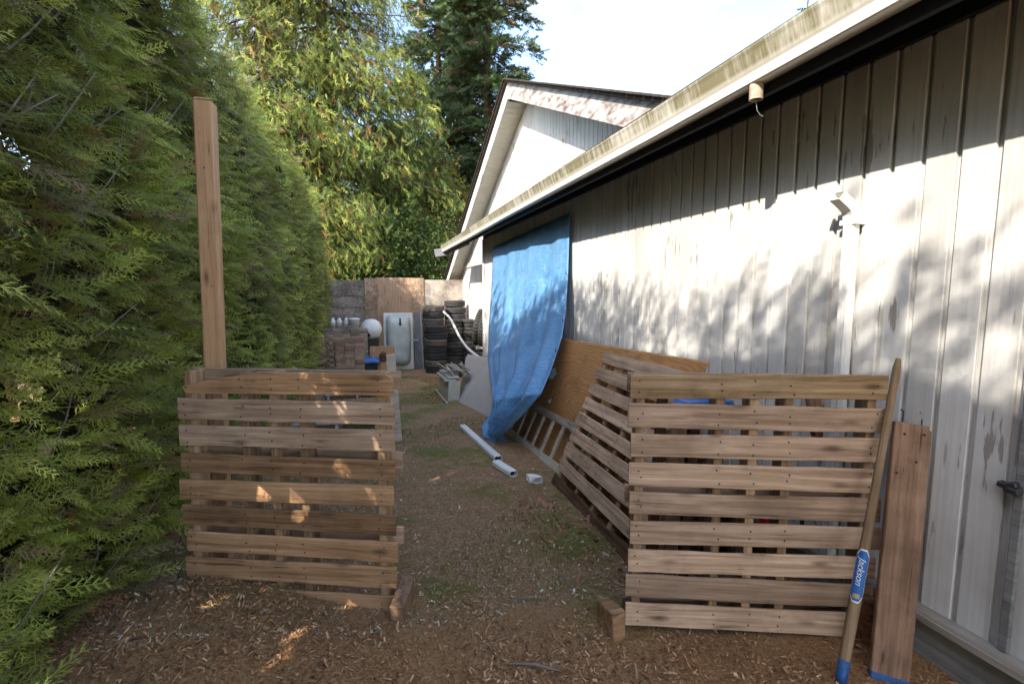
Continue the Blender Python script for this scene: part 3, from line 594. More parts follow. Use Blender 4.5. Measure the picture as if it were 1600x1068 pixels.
for i in range(len(ring) - 1):
    for k in range(8): mb.f.append((i * 8 + k, i * 8 + (k + 1) % 8, (i + 1) * 8 + (k + 1) % 8, (i + 1) * 8 + k))
el = part('elbow', mb, M['white_pvc'], ds); so = el.modifiers.new('thick', 'SOLIDIFY'); so.thickness = .004
# latch and door edge
mb = MB(); p = pX(1580, 760, W - .02)
for k in range(7): mb.box(p + Vector((-.012 + random.uniform(-.008, .008), random.uniform(-.03, .03), random.uniform(-.012, .012))), (.03, .035, .022), Matrix.Rotation(random.uniform(-.5, .5), 3, 'X'), .004)
solo('door_latch', mb, M['dark_metal'], 'black metal latch on the white siding', 'latch')
solo('door_edge_strip', MB().box((W - .012, pX(1583, 860, W - .02).y, .78), (.022, .03, 1.08), None, .003), M['skirt'], 'blue grey trim strip on the wall beside the black latch', 'trim')

# ------------------------------------------------------------------ gabled house behind
HWX, RX = 2.66, 2.3
pk = pX(793, 125, RX); ev = pX(697, 435, RX); m_ = (pk.z - ev.z) / (ev.y - pk.y); half = ev.y - pk.y
house = thing('gabled_house', 'white gabled house rising behind the shed roof with peeling barge boards', 'house', (HWX, pk.y, 0))
mb = MB(); yv = 3.6
while yv < pk.y + half - .55:
    def top(y): return pk.z - .22 - abs(y - pk.y) * m_
    a, b = yv, yv + .115; mb.prism([(HWX, a, -.7), (HWX, b, -.7), (HWX, b, top(b)), (HWX, a, top(a))], (.02, 0, 0)); yv += .128
part('siding', mb, M['house'], house)
part('wall', MB().prism([(HWX + .012, 3.6, -.7), (HWX + .012, pk.y + half - .5, -.7), (HWX + .012, pk.y + half - .5, pk.z - .3 - (half - .5) * m_), (HWX + .012, pk.y, pk.z - .25), (HWX + .012, 3.6, pk.z - .3 - (pk.y - 3.6) * m_)], (6, 0, 0)), M['house'], house)
tz = pX(740, 413, HWX).z; part('belt_board', MB().box((HWX - .015, 13.6, tz), (.03, 5.2, .12), None, .004), M['house'], house)
for s, nm in ((1, 'far'), (-1, 'near')):
    e = Vector((0, s * half, -half * m_)); P0 = Vector((RX, pk.y, pk.z))
    dirn = e.normalized(); nrm = Vector((0, dirn.z * -s, dirn.y * s)).normalized()
    def at(d, x, h): return Vector((x, pk.y, pk.z)) + dirn * d + Vector((0, 0, h))
    Lr = e.length if s > 0 else (pk.y - 3.2) / dirn.y * -1
    bb = part('barge_board', MB().prism([at(0, RX, -.04), at(Lr, RX, -.04), at(Lr, RX, -.30), at(0, RX, -.30)], (.035, 0, 0)), M['peel'] if s < 0 else M['house'], house)
    part('roof_plane', MB().prism([at(0, RX - .05, 0), at(Lr + .1, RX - .05, 0), at(Lr + .1, RX - .05, -.035), at(0, RX - .05, -.035)], (7, 0, 0)), M['shingle'], house)
    mb = MB(); d = .12
    while d < Lr - .05: mb.prism([at(d, RX + .036, -.265), at(d + .115, RX + .036, -.265), at(d + .125, RX + .036, -.277), at(d + .125, RX + .036, -.255), at(d, RX + .036, -.245)], (HWX - RX - .04, 0, 0)); d += .13
    part('soffit', mb, M['soffit'], house)
    mb = MB(); d = 0
    while d < Lr: mb.box(at(d + .07, RX - .03, .012), (.10, .15, .022), Matrix.Rotation(-s * math.atan(m_) , 3, 'X'), .003); d += .16
    part('shingle_edge', mb, M['shingle'], house)

# ------------------------------------------------------------------ plywood fence at the back
FY = 15.0
for i, (x0, x1, yt, mt, th, lab) in enumerate(((488, 570, 437, 'osb_grey', 0, 'dark weathered strand board panel of the back fence beside the hedge'), (569, 589, 434, 'osb_tan', .03, 'narrow tan strand board strip beside the dark weathered panel'), (587, 644, 433.5, 'fence_ply', .015, 'brown plywood sheet standing behind the bathtub'), (643, 662, 434, 'osb_tan', .03, 'narrow tan strand board strip behind the tyre stacks'), (660, 723, 437, 'osb_pale', 0, 'pale strand board panel of the back fence meeting the white house'))):
    a = pY(x0, yt, FY); b = pY(x1, yt, FY); t = thing('fence_panel', lab, 'fence panel', (a.x, FY, -.65))
    if i == 0:
        zs_ = [-.65, .35, .72, 1.1, 1.42, a.z]
        for k in range(5): part('board', MB().box(((a.x + b.x) / 2, FY + .01 - k % 2 * .006, (zs_[k] + zs_[k + 1]) / 2), (b.x - a.x, .02, zs_[k + 1] - zs_[k] - .012), None, .003), M[mt], t)
        part('rail', MB().box(((a.x + b.x) / 2, FY + .05, .6), (b.x - a.x, .04, 2.3)), M['fence_ply'], t)
    elif 'narrow' in lab:
        zs_ = [-.65, .5, 1.05, 1.55, a.z]
        for k in range(4): part('board', MB().box(((a.x + b.x) / 2, FY - th, (zs_[k] + zs_[k + 1]) / 2), (b.x - a.x, .02, zs_[k + 1] - zs_[k] - .008), None, .003), M[mt], t)
    else: part('sheet', MB().box(((a.x + b.x) / 2, FY - th, (a.z - .65) / 2), (b.x - a.x, .018, a.z + .65), None, .002), M[mt], t)

# ------------------------------------------------------------------ pallets
nailm = MB(); nailm.lathe([(0, .0015), (.0034, .001), (.004, -.001)], 8)
def slat_box(L, h, t, M0, bow=0):
    mb = MB(); n = 8; prof_ = []
    for i in range(n + 1):
        x = -L / 2 + L * i / n; dz = random.uniform(-.0026, .0026); dy = bow * math.sin(math.pi * i / n)
        b = .003; prof_.append([(x, dy - t / 2, -h / 2 + b + dz), (x, dy - t / 2 + b, -h / 2 + dz), (x, dy + t / 2 - b, -h / 2 + dz), (x, dy + t / 2, -h / 2 + b + dz), (x, dy + t / 2, h / 2 - b - dz), (x, dy + t / 2 - b, h / 2 - dz), (x, dy - t / 2 + b, h / 2 - dz), (x, dy - t / 2, h / 2 - b - dz)])
    for p in prof_: mb.v += p
    for i in range(n):
        for k in range(8): mb.f.append((i * 8 + k, i * 8 + (k + 1) % 8, (i + 1) * 8 + (k + 1) % 8, (i + 1) * 8 + k))
    mb.f += [tuple(range(7, -1, -1)), tuple(n * 8 + k for k in range(8))]; return mb
def pallet(label, loc, rot, width, zs, slat_h, strs, mats, back=(.06, .6, 1.15), group='weathered wooden pallets', special=None, smooth=False):
    t = thing('wooden_pallet', label, 'pallet', loc, rot, group); nl = MB(); D = .095
    for i, z in enumerate(zs):
        L = width + random.uniform(-.006, .006)
        if special and i in special: me = special[i](t, z); 
        else:
            mb = slat_box(L, slat_h * random.uniform(.94, 1.05), .017, None, random.uniform(-.006, .006)); o_ = link('slat', mb.mesh('slat'), mats[i % len(mats)] if not isinstance(mats, dict) else mats.get(i, mats['d']), t, (width / 2 + random.uniform(-.011, .011), -.0095, z + random.uniform(-.005, .005))); o_.rotation_euler = (0, random.uniform(-.009, .009), 0)
        for sx in strs:
            for dz in (-.022, .022):
                no = Vector((sx + random.uniform(-.013, .013), -.0192, z + dz + random.uniform(-.012, .012)))
                nl.add([no + Matrix.Rotation(R(90), 3, 'X') @ Vector(v) for v in nailm.v], nailm.f)
    zl, zh = zs[-1] - slat_h / 2, zs[0] + slat_h / 2
    for sx in strs:
        o_ = link('stringer', MB().box((0, 0, 0), (.04, D, zh - zl - .01), None, .003).mesh('stringer'), M['stringer'], t, (sx, D / 2, (zl + zh) / 2))
    for z in back:
        o_ = link('back_slat', slat_box(width, .09, .017, None).mesh('back_slat'), M['pallet'], t, (width / 2, D + .0088, z))
    ns = link('nails', nl.mesh('nails'), M['nail'], t); ns['kind'] = 'stuff'; return t
A_ = pG(977, 983); B_ = pG(1357, 992); dv = (B_ - A_); ang = math.atan2(dv.y, dv.x); wR = dv.length
zsR = [1.215 - .05 - i * .1365 * .995 for i in range(9)]
rp_ = pallet('pallet standing upright with a mossy top board, one end against the shed wall', (A_.x, A_.y, .0), (R(-1), 0, ang), wR, zsR, .107, (.045, .40, .55, .70, wR - .05), {0: M['mossy'], 'd': M['pallet']}, (.05, .62, 1.17))
A2 = pG(622, 952); angL = ang + R(-1.5); wL = 1.10
A2 = Vector((A2.x - math.cos(angL) * wL, A2.y - math.sin(angL) * wL, 0.0))
def broken(t, z):
    pts = [(.05, -.060), (1.10, -.05), (1.10, .028), (1.065, .05), (.42, .05), (.30, .028), (.16, .005), (.03, -.028)]
    mb = MB(); mb.prism([(x, 0, zz) for x, zz in pts], (0, .017, 0)); return link('slat', mb.mesh('slat'), M['pallet_warm'], t, (0, -.0176, z))
zsL = [1.205 - .05 - i * .1375 for i in range(9)]
lp_ = pallet('pallet standing upright with a broken splintered top board, beside the hedge', (A2.x, A2.y, .0), (R(-1), 0, angL), wL, zsL, .103, (.05, .34, .49, .64, 1.03), {'d': M['pallet_warm'], 1: M['pallet'], 2: M['pallet']}, (.36, .75, 1.16), special={0: broken})
# leaning pallet along the path
b0 = pG(985, 885); b1 = pG(865, 757)
zs2 = [1.16 - .05 - i * .137 for i in range(9)]
def rotten(t, z):
    pts = [(0, -.055), (1.38, -.06), (1.38, .03), (1.2, .05), (.9, .02), (.5, .045), (.2, .03), (0, .05)]
    mb = MB(); mb.prism([(x, 0, zz) for x, zz in pts], (0, .018, 0)); return link('slat', mb.mesh('slat'), M['rot'], t, (0, -.018, z))
t2 = pallet('pallet leaning back against the orange plywood, bottom board rotten', (b0.x + .02, b1.y + .05, .02), (0, 0, 0), 1.38, zs2, .100, (.05, .4, .68, .95, 1.32), [M['pallet']], (.1, .6, 1.1), special={8: rotten})
t2.rotation_euler = (Matrix.Rotation(R(-90), 4, 'Z') @ Matrix.Rotation(R(-23), 4, 'X')).to_euler()
# grey pallets lying flat behind the left pallet
def flat_pallet(c, rz, label):
    t = thing('grey_pallet', label, 'pallet', c, (0, 0, rz), 'grey pallets lying on the ground')
    for i in range(8): link('slat', slat_box(1.05, .10, .018, None).mesh('slat'), M['grey_wood'], t, (0, -.5 + i * .143, .115)).rotation_euler = (R(90), 0, 0)
    for x in (-.48, 0, .48): link('stringer', MB().box((0, 0, 0), (.04, 1.1, .09), None, .003).mesh('stringer'), M['grey_wood'], t, (x, 0, .055))
p = pG(535, 668); flat_pallet((p.x, p.y + .4, gz(p.x, p.y + .4)), R(-6), 'grey pallet lying flat on the ground behind the upright left pallet')
p = pG(555, 622); flat_pallet((p.x, p.y + .5, gz(p.x, p.y + .5)), R(4), 'grey pallet lying flat in front of the paver stacks')

# ------------------------------------------------------------------ post, blocks, leaning things
pb = pY(324, 570, 2.98); post = thing('wooden_post', 'tall bare square cedar post standing behind the left pallet', 'post', (pb.x, 2.98, 0))
ptop = pY(320, 156, 2.98); mb = MB(); mb.beam((pb.x + .006, 2.98, -.3), (ptop.x, 2.98, ptop.z - .012), .089, .089, (0, 1, 0), .006)
part('shaft', mb, M['cedar_post'], post)
mb = MB(); hw = .0445
mb.add([(ptop.x + sx * hw, 2.98 + sy * hw, ptop.z - .012) for sx, sy in ((-1, -1), (1, -1), (1, 1), (-1, 1))] + [(ptop.x + sx * .034, 2.98 + sy * .034, ptop.z) for sx, sy in ((-1, -1), (1, -1), (1, 1), (-1, 1))], [(0, 1, 5, 4), (1, 2, 6, 5), (2, 3, 7, 6), (3, 0, 4, 7), (4, 5, 6, 7)])
part('chamfered_top', mb, M['cedar_post'], post)
for dz in (.35, .95, 1.6): part('nail', MB().box((ptop.x - .01, 2.98 - .046, ptop.z - dz), (.006, .004, .006)), M['nail'], post)
def chunk(px, py, size, rz, mtl, label, tilt=0):
    p = pG(px, py); mb = MB(); mb.box((p.x, p.y + size[1] / 2, p.z + size[2] / 2 - .03), size, (Matrix.Rotation(rz, 3, 'Z') @ Matrix.Rotation(tilt, 3, 'X')), .006); return solo('timber_offcut', mb, M[mtl], label, 'timber offcut', 'timber offcuts at the pallet feet')
chunk(632, 972, (.07, .22, .13), R(-18), 'board', 'short timber block beside the right end of the splintered pallet', R(6))
chunk(965, 1000, (.07, .14, .16), R(8), 'pallet_warm', 'short mossy timber block beside the mossy topped pallet', R(-5))
chunk(1366, 1010, (.05, .08, .24), R(-10), 'rot', 'reddish brown timber block at the foot of the shed wall')
# pale plank and cut board behind the left pallet
mb = MB(); p = pG(617, 690); mb.beam((p.x + .03, p.y, p.z), (p.x - .02, p.y + .1, p.z + .98), .10, .03, (0, -1, .1)); solo('pale_plank', mb, M['lath'], 'pale upright plank just behind the splintered pallet end', 'plank')
mb = MB(); p = pG(626, 640); mb.beam((p.x, p.y, p.z), (p.x - .1, p.y + .1, p.z + .7), .03, .015, (0, -1, 0)); solo('pale_strip', mb, M['lath'], 'thin pale strip leaning beside the upright plank', 'strip')
p = pG(598, 590); tl = thing('knotty_plank', 'broad tan plank end with one dark knot, before the bathtub', 'plank', (p.x, p.y, p.z))
hgt = .75; part('plank', MB().box((p.x, p.y, p.z + hgt / 2), (.56, .05, hgt), Matrix.Rotation(R(-8), 3, 'Z') @ Matrix.Rotation(R(-6), 3, 'X'), .008), M['cedar_post'], tl)
mb = MB(); mb.lathe([(0, .012), (.07, .01), (.10, 0)], 16, Matrix.Translation((p.x + .03, p.y - .045, p.z + .5)) @ Matrix.Rotation(R(90), 4, 'X') @ Matrix.Diagonal((1, 1.25, 1, 1))); part('knot', mb, M['rot'], tl)
# downspout offcuts on the ground
def ds_piece(a, b, label):
    t = thing('downspout_piece', label, 'downspout piece', (a.x, a.y, a.z), (0, 0, 0), 'loose downspout pieces on the path'); d = (b - a).normalized(); s_ = Vector((d.y, -d.x, 0)).normalized()
    up = Vector((0, 0, .034)); A0, B0 = a + up, b + up; w_, h_ = .038, .028; mb = MB(); ringp = [(-w_, -h_ * .6), (-w_ * .7, -h_), (w_ * .7, -h_), (w_, -h_ * .6), (w_, h_ * .6), (w_ * .7, h_), (w_ * .2, h_), (0, h_ * .75), (-w_ * .2, h_), (-w_ * .7, h_), (-w_, h_ * .6)]; n = len(ringp)
    for P in (A0, B0): mb.v += [tuple(P + s_ * x + Vector((0, 0, z))) for x, z in ringp]
    mb.f = [(k, (k + 1) % n, n + (k + 1) % n, n + k) for k in range(n)]
    o_ = part('tube', mb, M['white_pvc'], t); so = o_.modifiers.new('thick', 'SOLIDIFY'); so.thickness = .003
    mb = MB(); mb.prism([B0 - d * .05 + s_ * x * .9 + Vector((0, 0, z * .9)) for x, z in ringp], -d * .004); part('bore_shade', mb, M['dark_in'], t); return t  # near-black plug stands in for the shade inside the white tube
ds_piece(pG(723, 670), pG(779, 722), 'long white downspout length lying on the mossy path')
ds_piece(pG(775, 728), pG(803, 746), 'short white downspout length lying beside the longer one')
p = pG(829, 752); el2 = thing('downspout_elbow', 'small white downspout elbow lying on the path', 'downspout elbow', tuple(p)); mb = MB(); rings = []
for k in range(6):
    a = R(k * 17); cpt = p + Vector((-.03 + .075 * math.sin(a), -.07 + .075 * (1 - math.cos(a)) * -1 + .06, .036)); fx = Vector((math.cos(a), -math.sin(a), 0)); sd2 = Vector((math.sin(a), math.cos(a), 0)); mb.v += [tuple(cpt + sd2 * x + Vector((0, 0, z)) + fx * 0) for x, z in ((-.034, -.026), (.034, -.026), (.04, 0), (.034, .026), (-.034, .026), (-.04, 0))]
for k in range(5):
    for j in range(6): mb.f.append((k * 6 + j, k * 6 + (j + 1) % 6, (k + 1) * 6 + (j + 1) % 6, (k + 1) * 6 + j))
o_ = part('bent_tube', mb, M['white_pvc'], el2); o_.modifiers.new('thick', 'SOLIDIFY').thickness = .003
# ladder on its side
la, lb_ = pG(765, 662), pG(905, 752); la.x = 1.50; lb_.x = 1.56; la.z = slope(la.y) + .03; lb_.z = .03
lad = thing('wooden_ladder', 'pale wooden ladder lying on its edge against the orange plywood', 'ladder', tuple((la + lb_) / 2)); upv = Vector((.16, 0, .36)); ld = lb_ - la
part('rail', MB().beam(la, lb_, .03, .07, upv), M['ladder'], lad); part('rail', MB().beam(la + upv, lb_ + upv, .03, .07, upv), M['ladder'], lad)
k = .05
while k < 1: q = la + ld * k; part('rung', MB().beam(q, q + upv, .045, .022, Vector((-1, 0, .4))), M['ladder'], lad); k += .105
# orange plywood leaning on the wall
pa, pbb = Vector((W - .17, 5.7, 1.02)), Vector((W - .17, 2.75, 1.12)); qa, qb = Vector((1.62, 5.7, slope(5.7))), Vector((1.64, 2.75, 0))
mb = MB(); nv = Vector((.016, 0, .008)); mb.prism([qa, qb, pbb, pa], nv); ply = solo('plywood_sheet', mb, M['ply'], 'orange brown plywood sheet leaning on the shed wall beside the tarp', 'plywood')
def sp(f, g): return (qa * (1 - f) + qb * f) * (1 - g) + (pa * (1 - f) + pbb * f) * g
for j, (f, g, s_) in enumerate(((.17, .66, .12), (.25, .42, .05), (.27, .25, .035), (.5, .3, .03))):
    mb = MB(); c = sp(f, g); ey = Vector((0, 1, 0)); ez = (pa - qa).normalized()
    pts = []
    for k in range(11): a = k / 11 * 2 * math.pi; rr = s_ * random.uniform(.55, 1.1); pts.append(c + ey * math.cos(a) * rr + ez * math.sin(a) * rr * .7 + Vector((-.003, 0, 0)))
    mb.prism(pts, (-.002, 0, 0)); mb.v = [tuple(Vector(v) - ply.location) for v in mb.v]; link('white_patch', mb.mesh('white_patch'), M['white_ink'], ply)
# grey board leaning near the tarp
f0, f1 = pG(717, 628), pG(768, 655); tp0, tp1 = pX(728, 557, 1.85), pX(768, 561, 1.82)
mb = MB(); mb.prism([f0, f1 + (f1 - f0) * .25, tp1 + (tp1 - tp0) * .25, tp0], (.018, .002, .006)); solo('grey_sheet', mb, M['board_grey'], 'flat grey board leaning between the cream box and the blue tarp', 'board')
for k in range(2): mb = MB(); o2 = Vector((.05 + k * .04, .1 + .12 * k, .02 - .03 * k)); mb.prism([f0 + o2, f1 + (f1 - f0) * .2 + o2, tp1 + o2 + Vector((0, 0, -.03)), tp0 + o2 + Vector((0, 0, .02))], (.012, 0, .004)); solo('grey_sheet', mb, M['board_grey'], 'one of the boards stacked behind the leaning grey board', 'board', 'boards stacked behind the grey board')

# ------------------------------------------------------------------ tarp
Ledge = [(771, 386, 2.24), (768, 450, 2.16), (764, 520, 1.98), (763, 560, 1.80), (768, 600, 1.50), (771, 625, 1.36), (768, 645, 1.31), (766, 660, 1.29), (769, 674, 1.28), (772, 684, 1.28)]
Redge = [(891, 332, 2.24), (888, 420, 2.20), (884, 490, 2.10), (878, 525, 1.98), (862, 575, 1.72), (845, 615, 1.50), (828, 636, 1.45), (806, 658, 1.37), (788, 675, 1.31), (780, 684, 1.29)]
Lp = [pX(*q) for q in Ledge]; Rp = [pX(*q) for q in Redge]
def samp(pts, t): k = min(len(pts) - 2, int(t * (len(pts) - 1))); return pts[k].lerp(pts[k + 1], t * (len(pts) - 1) - k)
NU, NV = 56, 90; mb = MB()
for j in range(NV + 1):
    t = j / NV; a, b = samp(Lp, t), samp(Rp, t); wdt = (b - a).length
    for i in range(NU + 1):
        u = i / NU; p = a.lerp(b, u); am = .012 + .075 * t
        f = math.sin(u * 21 + 1.2 * math.sin(t * 3) + t * 2) * .6 + math.sin(u * 43 + t * 4) * .3 + mnoise.noise(Vector((u * 9, t * 7, 2))) * .9
        sgn = math.sin(math.pi * u); out = Vector((-1, -.25, 0)).normalized() * (am * f * (.25 + .75 * min(1, sgn * 2.5)) + .22 * sgn * math.sin(math.pi * min(1, t)) * (t ** 1.3))
        p = p + out + Vector((0, 0, .012 * mnoise.noise(Vector((u * 14, t * 16, 7))))) * t
        if p.z < gz(p.x, p.y) + .012: p.z = gz(p.x, p.y) + .012 + .02 * abs(f)
        if p.x > W - .035: p.x = W - .035
        mb.v.append(tuple(p))
n = NU + 1; mb.f = [(j * n + i, j * n + i + 1, (j + 1) * n + i + 1, (j + 1) * n + i) for j in range(NV) for i in range(NU)]
tarp = thing('blue_tarp', 'worn blue tarpaulin hung on the shed wall and trailing to the ground', 'tarp', (1.9, 6.5, 0))
sh = part('sheet', mb, M['tarp'], tarp, True); sh.modifiers.new('thick', 'SOLIDIFY').thickness = .003
mb = MB(); tip = samp(Lp, 1.0).lerp(samp(Rp, 1.0), .5)
for k in range(70): a = random.uniform(0, 6.28); d = Vector((math.cos(a) * .10, math.sin(a) * .09 - .04, 0)); s0 = tip + Vector((random.uniform(-.05, .05), random.uniform(-.05, .05), .05)); e0 = tip + d; e0.z = gz(e0.x, e0.y) + .006; mb.tube([s0, (s0 + e0) / 2 + Vector((0, 0, .015)), e0], [.004, .003, .0015], 4)
fr = part('frayed_end', mb, M['tarp'], tarp); fr['kind'] = 'stuff'
for t in (.0, .12, .25, .38): q = samp(Rp, t); part('eyelet', MB().lathe([(.008, 0), (.016, .003), (.018, 0)], 12, Matrix.Translation(q + Vector((-.03, -.02, -.01))) @ Matrix.Rotation(R(-90), 4, 'Y')), M['dark_metal'], tarp)

# ------------------------------------------------------------------ things behind the right pallet
def behind(px, py, Y): return pY(px, py, Y)
p = behind(1100, 632, 2.35); t = thing('blue_sled', 'moulded blue plastic tray lying behind the mossy topped pallet', 'tray', (p.x, 2.35, .9))
mb = MB(); zs0 = p.z
mb.prism([(p.x - .18, 2.30, zs0 - .03), (p.x + .19, 2.30, zs0 - .03), (p.x + .15, 2.30, zs0 + .025), (p.x - .14, 2.30, zs0 + .03)], (0, .12, 0)); part('shell', mb, M['blue'], t)
for dx in (-.1, .0, .1): part('recess_rim', MB().lathe([(.03, 0), (.04, .006), (.045, 0)], 16, Matrix.Translation((p.x + dx, 2.297, zs0)) @ Matrix.Rotation(R(90), 4, 'X') @ Matrix.Diagonal((1, .45, 1, 1))), M['blue'], t)
part('leg', MB().box((p.x - .1, 2.36, zs0 / 2 - .02), (.05, .05, zs0 - .04)), M['dark_in'], t); part('leg', MB().box((p.x + .1, 2.36, zs0 / 2 - .02), (.05, .05, zs0 - .04)), M['dark_in'], t)
for j, (px, wd, hh) in enumerate(((1020, .05, 1.05), (1048, .09, 1.0), (1075, .04, .95), (1345, .12, 1.08), (1370, .05, .9))):
    q = behind(px, 700, 2.18 if px < 1200 else 2.0); mb = MB(); mb.beam((q.x, q.y, .02), (min(q.x + .08, W - .03), q.y + .05, hh), wd, .035, (0, -1, 0)); solo('leaning_board', mb, M['rot'] if j % 2 == 0 else M['board'], ('thin dark brown board behind the leaning pallet end', 'wide reddish board behind the blue tray', 'narrow dark brown board beside the wide reddish board', 'wide reddish board below the brown pipe end', 'thin dark board between the tool handle and the wall')[j], 'board', 'boards leaning behind the right pallets')
q = behind(1338, 578, 2.02); mb = MB(); mb.tube([(q.x - .05, 2.0, .1), (q.x, 2.02, q.z + .02)], [.032, .032], 16); solo('brown_pipe', mb, M['terracotta'], 'round brown pipe poking above the mossy topped pallet', 'pipe')
for j, (px, py, mtl, lab) in enumerate(((1105, 672, 'grey_plastic', 'dull grey round bottle seen high between the pallet slats'), (1152, 762, 'grey_plastic', 'light grey jug seen midway between the pallet slats'), (1204, 812, 'red', 'red plastic bottle low behind the pallet slats'), (1100, 812, 'grey_plastic', 'grey jug low behind the pallet slats'))):
    q = behind(px, py, 2.3); t = thing('plastic_jug' if mtl != 'red' else 'red_bottle', lab, 'jug', (q.x, q.y, q.z - .12), (0, 0, 0)); mb = MB(); mb.lathe([(0, -.12), (.06, -.12), (.065, -.10), (.065, .03), (.045, .07), (.02, .09), (.02, .11), (0, .11)], 18, Matrix.Translation(q)); part('body', mb, M[mtl], t, True)
    part('cap', MB().lathe([(0, .128), (.024, .126), (.024, .10), (0, .10)], 14, Matrix.Translation(q)), M['dark_metal'], t)
    solo('crate', MB().box((q.x, q.y + .01, (q.z - .12) / 2), (.14, .14, q.z - .125), None, .004), M['rot'], 'dark wooden box carrying the ' + lab.split(' seen')[0].split(' low')[0], 'box', 'boxes under the jugs')
mb = MB(); q = behind(1290, 640, 2.1); mb.tube([(q.x + .1, 2.1, 1.1), (q.x + .05, 2.1, .95), (q.x - .06, 2.11, .78), (q.x - .1, 2.1, .5), (q.x - .1, 2.1, .01)], .02, 8); solo('black_hose', mb, M['rubber'], 'black rubber hose hanging behind the mossy topped pallet', 'hose')

# ------------------------------------------------------------------ long handled tool and leaning board
a = pG(1312, 1066); a = Vector((a.x, a.y, a.z - .03)); tp = pX(1404, 560, W - .06)
tool = thing('long_handled_tool', 'worn long wooden tool handle with a blue label leaning by the pallet', 'tool handle', tuple(a)); d = (tp - a); Lh = d.length; dn = d.normalized()
mb = MB(); mb.tube([(0, 0, Lh * s) for s in (0, .1, .2, .3, .45, .7, .97, 1.0)], [.019, .021, .022, .0225, .018, .0155, .0155, .010], 16); aligned('shaft', mb, M['handle'], tool, a, d, (0, 1, 0), True)
mb = MB(); mb.tube([a - d * .0, a + d * .04, a + d * .085], [.0198, .0214, .0222], 16); part('blue_tip', mb, M['blue_paint'], tool, True)
camdir = (CO - (a + d * .3)).normalized(); nrm = (camdir - dn * camdir.dot(dn)).normalized(); sdv = dn.cross(nrm)
def decal(name, s0, s1, hw_, lift, m, parent):
    mb = MB(); n = 9
    for i in range(n + 1):
        s = s0 + (s1 - s0) * i / n; e = min(1, min(i, n - i) / 1.2 + .45)
        for k in range(-4, 5): an = k / 4 * hw_ * e; mb.v.append(tuple(a + d * s + (nrm * math.cos(an) + sdv * math.sin(an)) * (.0229 + lift)))
    mb.f = [(i * 9 + k, i * 9 + k + 1, (i + 1) * 9 + k + 1, (i + 1) * 9 + k) for i in range(n) for k in range(8)]; return part(name, mb, m, parent)
lb = decal('label_border', .25, .405, 1.12, .0008, M['white_ink'], tool); decal('label', .255, .400, 1.0, .0016, M['label_blue'], tool)
cu = bpy.data.curves.new('txt', 'FONT'); cu.body = 'Jackson'; cu.size = .036; cu.shear = .3; cu.align_x = 'CENTER'; cu.align_y = 'CENTER'; to = bpy.data.objects.new('txt', cu)
COL.objects.link(to); bpy.context.view_layer.update(); me = bpy.data.meshes.new_from_object(to); COL.objects.unlink(to); bpy.data.objects.remove(to)
bt = bmesh.new(); bt.from_mesh(me); bmesh.ops.triangulate(bt, faces=bt.faces); bmesh.ops.subdivide_edges(bt, edges=bt.edges, cuts=3, use_grid_fill=True); bt.to_mesh(me); bt.free()
for v in me.vertices:                                     # wrap the lettering round the handle; text reads downwards
    x, y_ = v.co.x, v.co.y; an = y_ / .0254; c0 = a + d * .340 - dn * x * 1.02
    v.co = c0 + (nrm * math.cos(an) + sdv * math.sin(-an) * -1) * .0254 - (Vector(tool.location))
lo = link('lettering', me, M['white_ink'], tool)
decal('emblem', .262, .276, .5, .0024, M['rope'], tool)
c0 = pG(1388, 1060); c1 = pX(1425, 662, W - .035); bd = thing('leaning_plank', 'reddish plank with two bent nails leaning on the white wall', 'plank', tuple(c0))
dd = (c1 - c0); face = Vector((-.55, -.8, .1)); aligned('plank', MB().box((0, 0, dd.length / 2), (.135, .036, dd.length), None, .004), M['board'], bd, c0, dd, -face)
fx = dd.normalized(); fn = (face - fx * face.dot(fx)).normalized(); sx_ = fn.cross(fx)
part('blue_end', MB().beam(c0 - dd * .012, c0 + dd * .02, .137, .038, face, .004), M['blue_paint'], bd)
for s in (-.035, .035): q = c1 + sx_ * s; part('nail', MB().tube([q - fx * .02, q + fx * .05, q + fx * .055 + sx_ * .01], [.0025, .0025, .004], 6), M['nail'], bd)
for (u, v_) in ((-.04, .04), (.03, .05), (.045, .22), (-.02, .16)): q = c1 - fx * v_ + sx_ * u + fn * .0185; part('nail_hole', MB().lathe([(0, .001), (.006, .0)], 8, Matrix.Translation(q) @ fn.to_track_quat('Z', 'Y').to_matrix().to_4x4()), M['nail'], bd)

# ------------------------------------------------------------------ pavers
pv = MB(); pv.box((0, 0, 0), (.2, .1, .062), None, .004); pme = {k: pv.mesh('paver') for k in ('a', 'b')}; pme['a'].materials.append(M['paver_red']); pme['b'].materials.append(M['paver_brown'])
def stack(label, px0, px1, py_top, Y, me, rows_deep, jig, colh=None):
    a, b = pY(px0, py_top, Y), pY(px1, py_top, Y); t = thing('paver_stack', label, 'paver stack', ((a.x + b.x) / 2, Y, slope(Y)), (0, 0, 0), 'stacks of concrete pavers'); g0 = gz((a.x + b.x) / 2, Y) - .01; nlay = int((a.z - g0) / .064); ncol = max(1, round((b.x - a.x) / .205))
    for l in range(nlay):
        for c in range(ncol):
            if colh and l >= nlay - colh[c % len(colh)]: continue
            for dpt in range(rows_deep):
                if dpt > 0 and l < nlay - 2 and not (c in (0, ncol - 1)): continue
                o_ = bpy.data.objects.new('paver', me); COL.objects.link(o_); o_.parent = t
                rot = 0 if (l + c) % 2 or not jig else R(90)
                o_.location = Vector((a.x + .1025 + c * .205 + random.uniform(-.006, .006) , Y + .05 + dpt * .105 + (random.uniform(-.025, .025) if jig else 0), g0 + .032 + l * .0625)) - t.location; o_.rotation_euler = (0, 0, rot + random.uniform(-.03, .03))
    return t
